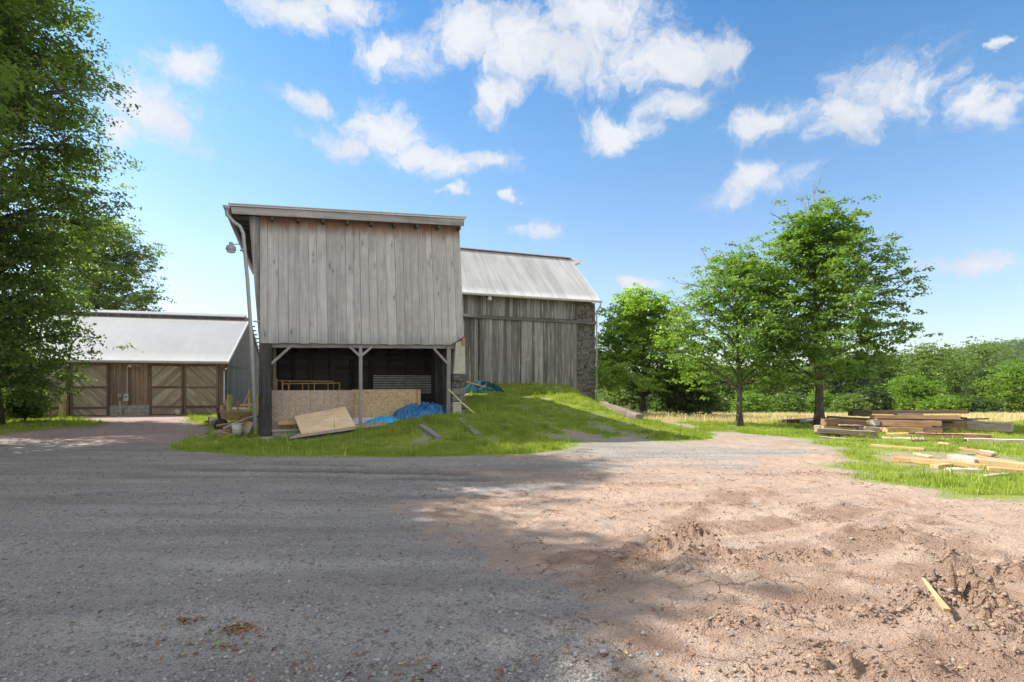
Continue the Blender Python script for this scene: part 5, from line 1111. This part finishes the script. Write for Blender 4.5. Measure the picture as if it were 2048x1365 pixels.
# ------------------------------------------------------------------ LUMBER on the right
# (px0,py0,px1,py1,d0,d1,height,width,material,name,label)
BE = [
(1650,845,1737,848,18.3,18.3,.27,.28,'beam_red','reddish squared beam on top of the front left stack, nearest the maple trunk'),
(1648,857,1757,861,18.3,18.2,.20,.25,'beam_orange','orange beam directly under the topmost reddish beam of the left stack'),
(1632,861,1740,868,17.5,17.3,.19,.3,'beam_grey','pale bottom beam at the front of the left stack'),
(1629,865.5,1742,874,17.2,17.0,.06,.3,'beam_dark','thin dark plank lying lowest in the left stack'),
(1632,855,1652,857,19.0,19.0,.17,.2,'pale','short pale beam end poking out left of the left stack'),
(1758,846,1855,848,18.9,18.9,.26,.3,'beam_orange','orange beam in the middle row of the centre stack'),
(1738,845,1759,846,18.6,18.6,.24,.24,'pale','short pale block between the left and centre stacks'),
(1853,846,1877,847,19.1,19.1,.22,.26,'beam_orange','short orange notched beam end right of the centre stack'),
(1736,859,1760,860,17.9,17.9,.2,.2,'beam_grey','short beam piece under the pale block'),
(1772,861,1850,864,17.9,17.9,.23,.3,'beam_orange','orange beam in the lower row of the centre stack'),
(1762,860,1776,861,18.2,18.2,.2,.12,'beam_red','small upright timber stub in the gap of the lower row'),
(1848,862,1882,864,18.3,18.3,.2,.28,'beam_red','short reddish beam right of the lower orange beam'),
(1777,871,1822,873.5,17.0,17.0,.13,.25,'beam_orange','short mortised orange beam on the grass under the centre stack'),
(1742,834,1905,834,19.9,19.9,.17,.3,'beam_orange','long pale mortised beam in the upper row behind'),
(1700,827,1738,828,20.6,20.6,.24,.3,'beam_dark','dark beam stub at the upper left of the pile'),
(1742,825,1926,823.5,20.5,20.5,.16,.3,'beam_red','longest brown-grey beam forming the top of the pile'),
(1660,835,1742,839,20.5,20.2,.10,.3,'beam_dark','dark flat plank behind the left stack'),
(1758,839,1942,841.5,19.3,19.6,.07,.35,'beam_dark','long dark thin plank between the upper and middle rows'),
(1900,834,1924,837,20.4,20.4,.09,.3,'beam_dark','small dark wedge of wood on the right of the pile top'),
(1925,838.5,1985,838.5,21.0,21.0,.06,.1,'beam_dark','thin dark lath sticking out far right over the meadow edge'),
(1877,853,1938,853.5,19.6,19.6,.28,.35,'beam_red','grey beam with a brown sawn end right of the stacks'),
(1942,851,2030,856,19.3,18.4,.38,.4,'beam_grey','massive grey beam at the far right end of the pile'),
(1838,871,1987,880,16.9,16.4,.14,.2,'beam_red','long reddish beam lying low in the grass behind the rusty rack'),
(1932,884,2060,890,15.6,15.2,.1,.22,'pale','long whitish beam half hidden in grass at the right edge'),
(1765,876,1850,883,16.5,16.0,.05,.6,'pale','wide pale slab lying on the grass in front of the stacks'),
(1570,851,1640,846,22.8,23.4,.22,.25,'beam_dark','dark log at the bottom of the small pile left of the tallest trunk'),
(1566,846,1660,838,23.3,23.9,.15,.3,'beam_dark','dark weathered plank on top of the small pile left of the tallest trunk'),
(1596,843,1650,841,23.0,23.2,.12,.25,'grey','grey board in the middle of the small pile left of the tallest trunk'),
(1742,893,1850,901,14.3,13.4,.06,.14,'fresh','long thin yellow-brown board in the grass behind the fresh lumber'),
(1786,922,1886,931,11.5,10.9,.10,.12,'beam_orange','brown-yellow board at the left of the fresh lumber'),
(1868,936,1898,931,10.5,10.7,.08,.16,'fresh','short fresh block end at the front left of the fresh lumber'),
(1886,923,1974,936,10.9,10.3,.09,.20,'fresh','fresh plank just right of the short block'),
(1904,915,1960,925,11.3,10.8,.12,.30,'pale','broad pale plank behind the fresh plank'),
(1950,914,2090,936,11.2,10.4,.06,.26,'fresh','topmost fresh plank pointing to the right edge'),
(1948,922,2090,946,10.9,10.1,.12,.22,'fresh','thick fresh plank under the topmost plank'),
(1975,938,2090,954,10.1,9.7,.09,.16,'fresh','fresh beam at the front right of the fresh lumber'),
(1922,896,1988,911,12.8,12.1,.06,.14,'beam_orange','brown plank tilted behind the fresh lumber'),
(1965,953,2012,947,9.6,9.8,.02,.10,'pale','thin pale strip on the grass in front of the fresh lumber'),
(1897,942,1960,944,10.2,10.1,.06,.18,'beam_grey','shaded low board under the fresh plank'),
(1955,902,1989,908,12.9,12.6,.05,.3,'pale','small pale board tip behind the tilted brown plank'),
(1790,829,1846,829,19.9,19.9,.08,.2,'pale','short pale board wedged between the two upper rows of the pile'),
(1752,853,1800,854,18.6,18.6,.06,.3,'beam_dark','dark spacer plank between middle and lower rows, left part'),
(1812,855,1890,856,18.7,18.7,.06,.3,'beam_dark','dark spacer plank between middle and lower rows, right part'),
(1682,851,1722,852,18.1,18.1,.05,.3,'pale','pale splinter of board between the two upper beams of the left stack'),
(1905,844,1948,845,20.0,20.0,.06,.2,'beam_grey','grey board lying on the beam right of the stacks'),
(1962,846,2000,847,19.4,19.2,.06,.14,'beam_grey','small grey batten on top of the massive grey beam'),
(1715,877,1752,881,16.6,16.5,.06,.12,'beam_dark','dark broken stub in the grass before the left stack'),
(1880,889,1900,893,15.0,14.6,.05,.1,'beam_red','small reddish offcut beside the rusty rack'),
(1725,860,1744,864,17.6,17.4,.16,.2,'beam_dark','blackened beam end at the right of the left stack'),
(1826,866,1846,868,17.5,17.4,.14,.16,'beam_grey','grey block under the lower orange beam'),
(1640,874,1690,879,16.6,16.3,.03,.12,'beam_grey','thin grey strip in the grass in front of the left stack'),
(1830,908,1862,914,12.6,12.1,.04,.1,'beam_orange','short brown offcut on the bare patch before the fresh lumber'),
]
for (x0, y0, x1, y1, d0, d1, h, w, mt_, lb_) in BE:
    a = P(x0, y0, d0); b_ = P(x1, y1, d1)
    for q in (a, b_):
        q.z = max(q.z, Hs(q.x, q.y)+h/2)
    if d0 > 16.5: b_.y += random.uniform(-.25, .35); a.y += random.uniform(-.15, .2); h *= .80
    nm = 'timber_beam' if h > .12 else 'plank'
    o = thing_mesh(MB().beam(a, b_, w, h, seg=5, jit=.006 if 'fresh' != mt_ else .001), nm, M[mt_], lb_, 'beam' if h > .12 else 'plank', bevel=.008)
# cross bearers hidden between the layers
for k, (px, d) in enumerate([(1668, 18.5), (1720, 18.4), (1775, 19.2), (1840, 19.2), (1790, 20.3), (1890, 20.3)]):
    p = P(px, 860, d); hh = CH+(HY-(853 if d < 19 else (852 if d < 20 else 840)))*d/FPX
    thing_mesh(MB().beam((p.x, p.y, 0), (p.x, p.y, max(hh, .15)), .22, .5), 'bearer_block', M['beam_dark'], 'dark bearer block under '+['the left end of the left stack', 'the right end of the left stack', 'the left end of the centre stack', 'the right end of the centre stack', 'the left of the pile top beam', 'the right of the pile top beam'][k], 'block', 'bearer blocks in the beam pile')
# rusty rack
p = P(1862, 886, 15.6); rk = empty('rusty_rack', (p.x, p.y, Hs(p.x, p.y)), 0, 'rusty iron rack of slanted bars lying on the pale slab', 'rack')
for k in range(8): MB().tube([(-.62+k*.19, -.12, .02), (-.34+k*.19, .35, .20)], .012, 6).build('bar', M['rustdark'], rk)
MB().tube([(-.4, .33, .20), (1.1, .2, .17)], .016, 6).build('rail', M['rustdark'], rk); MB().tube([(-.62, -.1, .03), (.75, -.1, .03)], .016, 6).build('rail', M['rustdark'], rk)
thing_mesh(MB().beam(P(1890, 893, 14.6), P(1932, 881, 15.4), .05, .07), 'grey_lath', M['beam_dark'], 'dark lath crossing the right end of the rusty rack', 'lath')
thing_mesh(MB().beam(P(1903, 895, 14.4), P(1936, 887, 15.0), .05, .04), 'grey_lath', M['beam_grey'], 'thin grey lath next to the dark one at the rusty rack', 'lath')
# air
import os
hz_box = MB(); hz_box.box((-700, -60, -12), (1600, 1000, 130)); t = Mt('air_haze'); t.N.remove(t.b)
pv = t.N.new('ShaderNodeVolumePrincipled'); pv.inputs['Density'].default_value = .0001; pv.inputs['Color'].default_value = (.82, .90, 1, 1); pv.inputs['Anisotropy'].default_value = .2
t.L.new(pv.outputs[0], t.out.inputs['Volume']); tag(hz_box.build('haze', t.m), 'thin pale summer haze in the air over the farmyard and far hill', 'haze', kind='stuff')
# stake in the mud
a = P(1846, 1157, 4.0); b_ = P(1894, 1221, 3.62)
thing_mesh(MB().beam(a, a.lerp(b_, .7), .016, .012, w1=.028, h1=.018).beam(a.lerp(b_, .7), b_, .028, .018, w1=.04, h1=.022), 'wooden_stake', M['fresh'], 'pale wooden stake sticking up from the mud clods in the foreground', 'stake')
# ------------------------------------------------------------------ LOOSE STONES, CLODS, LEAVES
def rocks(name, x, y, s, mat, label, seed, sink=.25, fl=.6):
    rs = np.random.RandomState(seed); n = len(x); z = height_near(x, y)
    base = np.array([(1,0,0),(0,1,0),(-1,0,0),(0,-1,0),(0,0,1),(0,0,-1),(.6,.6,.5),(-.6,.6,.45),(-.6,-.6,.5),(.6,-.6,.45)], float)
    F0 = np.array([(0,6,3+0),(0,0,0)])
    base = base[:6]; F0 = np.array([(0,1,4),(1,2,4),(2,3,4),(3,0,4),(1,0,5),(2,1,5),(3,2,5),(0,3,5)])
    V = base[None]*rs.uniform(.6, 1.3, (n, 6, 1))+rs.normal(0, .16, (n, 6, 3)); a = rs.uniform(0, 6.283, n); c, sn = np.cos(a), np.sin(a)
    V[..., 0] *= 1.25; Vx = V[..., 0]*c[:, None]-V[..., 1]*sn[:, None]; Vy = V[..., 0]*sn[:, None]+V[..., 1]*c[:, None]
    W_ = np.stack([x[:, None]+Vx*s[:, None], y[:, None]+Vy*s[:, None], z[:, None]+(V[..., 2]*fl+(1-2*sink)*fl*.5)*s[:, None]], -1)
    F = (F0[None]+np.arange(n)[:, None, None]*6).reshape(-1, 3)
    o = mesh_np(name, W_.reshape(-1, 3), F, mat, rnd=np.repeat(rs.rand(n), 6)); return tag(o, label, 'stones', kind='stuff')
from mathutils.bvhtree import BVHTree
def height_near(x, y):
    # bilinear lookup in the terrain grid
    i = np.clip(np.searchsorted(gx, x)-1, 0, len(gx)-2); j = np.clip(np.searchsorted(gy, y)-1, 0, len(gy)-2)
    fx = (x-gx[i])/(gx[i+1]-gx[i]); fy = (y-gy[j])/(gy[j+1]-gy[j])
    return (Z[j, i]*(1-fx)+Z[j, i+1]*fx)*(1-fy)+(Z[j+1, i]*(1-fx)+Z[j+1, i+1]*fx)*fy
rs = np.random.RandomState(77); n = 60000
yy = 2.6+11*rs.rand(n)**1.7; xx = rs.uniform(-1.05, 1.05, n)*yy
mm = masks(xx, yy); keep = rs.rand(n) < (1-mm['soil']*.95)*(1-mm['grass'])*(.25+.9*S((fbm(xx*1.3, yy*1.3, 90)-.35)/.3)); xx, yy = xx[keep], yy[keep]
ss = .0035+.017*rs.rand(len(xx))**7+.0005*yy; big_ = rs.rand(len(xx)) < .003; ss = np.where(big_, rs.uniform(.012, .03, len(xx)), ss); rocks('gravel_stones', xx, yy, ss, M['peb'], 'loose grey gravel stones scattered over the yard', 5)
cx_, cy_, cs_ = [], [], []
for (cx, cy, rx, ry, h) in CLODS:
    wx, wy = G(cx, cy); k = int(60+3200*h*rx); ry = max(ry, .08)
    cx_.append(wx+rs.normal(0, rx*.8, k)); cy_.append(wy+rs.normal(0, ry*.8, k)); cs_.append(rs.uniform(.005, .010+h*.22, k)*rs.rand(k)**1.2+.004)
k = 2600; y_ = 2.8+9*rs.rand(k)**1.4; x_ = rs.uniform(0, 1., k)*y_; mk_ = masks(x_, y_)['soil'] > .5+.4*rs.rand(k)*(fbm(x_*1.1, y_*1.1, 17) < .55)
cx_.append(x_[mk_]); cy_.append(y_[mk_]); cs_.append((.004+.014*rs.rand(k)**5)[mk_])
rocks('mud_clods', np.concatenate(cx_), np.concatenate(cy_), np.concatenate(cs_), M['clod'], 'lumps of dried reddish mud thrown up by tyres', 6, .2, .8)
# litter
LC = [(480,1262,.16,80),(375,1245,.09,26),(430,1300,.3,40),(1100,1330,.35,24),(900,1350,.3,16),(760,1330,.3,14),(1650,1350,.5,16),(1800,1180,.8,18),(300,1290,.25,16),(620,1340,.3,14),(1400,1345,.5,16)]
lx, ly = [], []
for (px, py, r, k) in LC:
    wx, wy = G(px, py); lx.append(wx+rs.normal(0, r*.5, k)); ly.append(wy+rs.normal(0, r*.35, k))
k = 420; y_ = 2.7+12*rs.rand(k)**1.3; lx.append(rs.uniform(-.95, .95, k)*y_); ly.append(y_)
lx = np.concatenate(lx); ly = np.concatenate(ly); ly = np.maximum(ly, 2.5); lz = height_near(lx, ly)+.012
V, F = leaf_arrays(np.stack([lx, ly, lz], 1), .036, rs, 2.2, None, .2, .5)
tag(mesh_np('fallen_leaves', V, F, M['litter'], rnd=np.repeat(rs.rand(len(lx)), 4)), 'dry brown and yellow fallen leaves scattered on gravel and mud', 'leaves', kind='stuff')
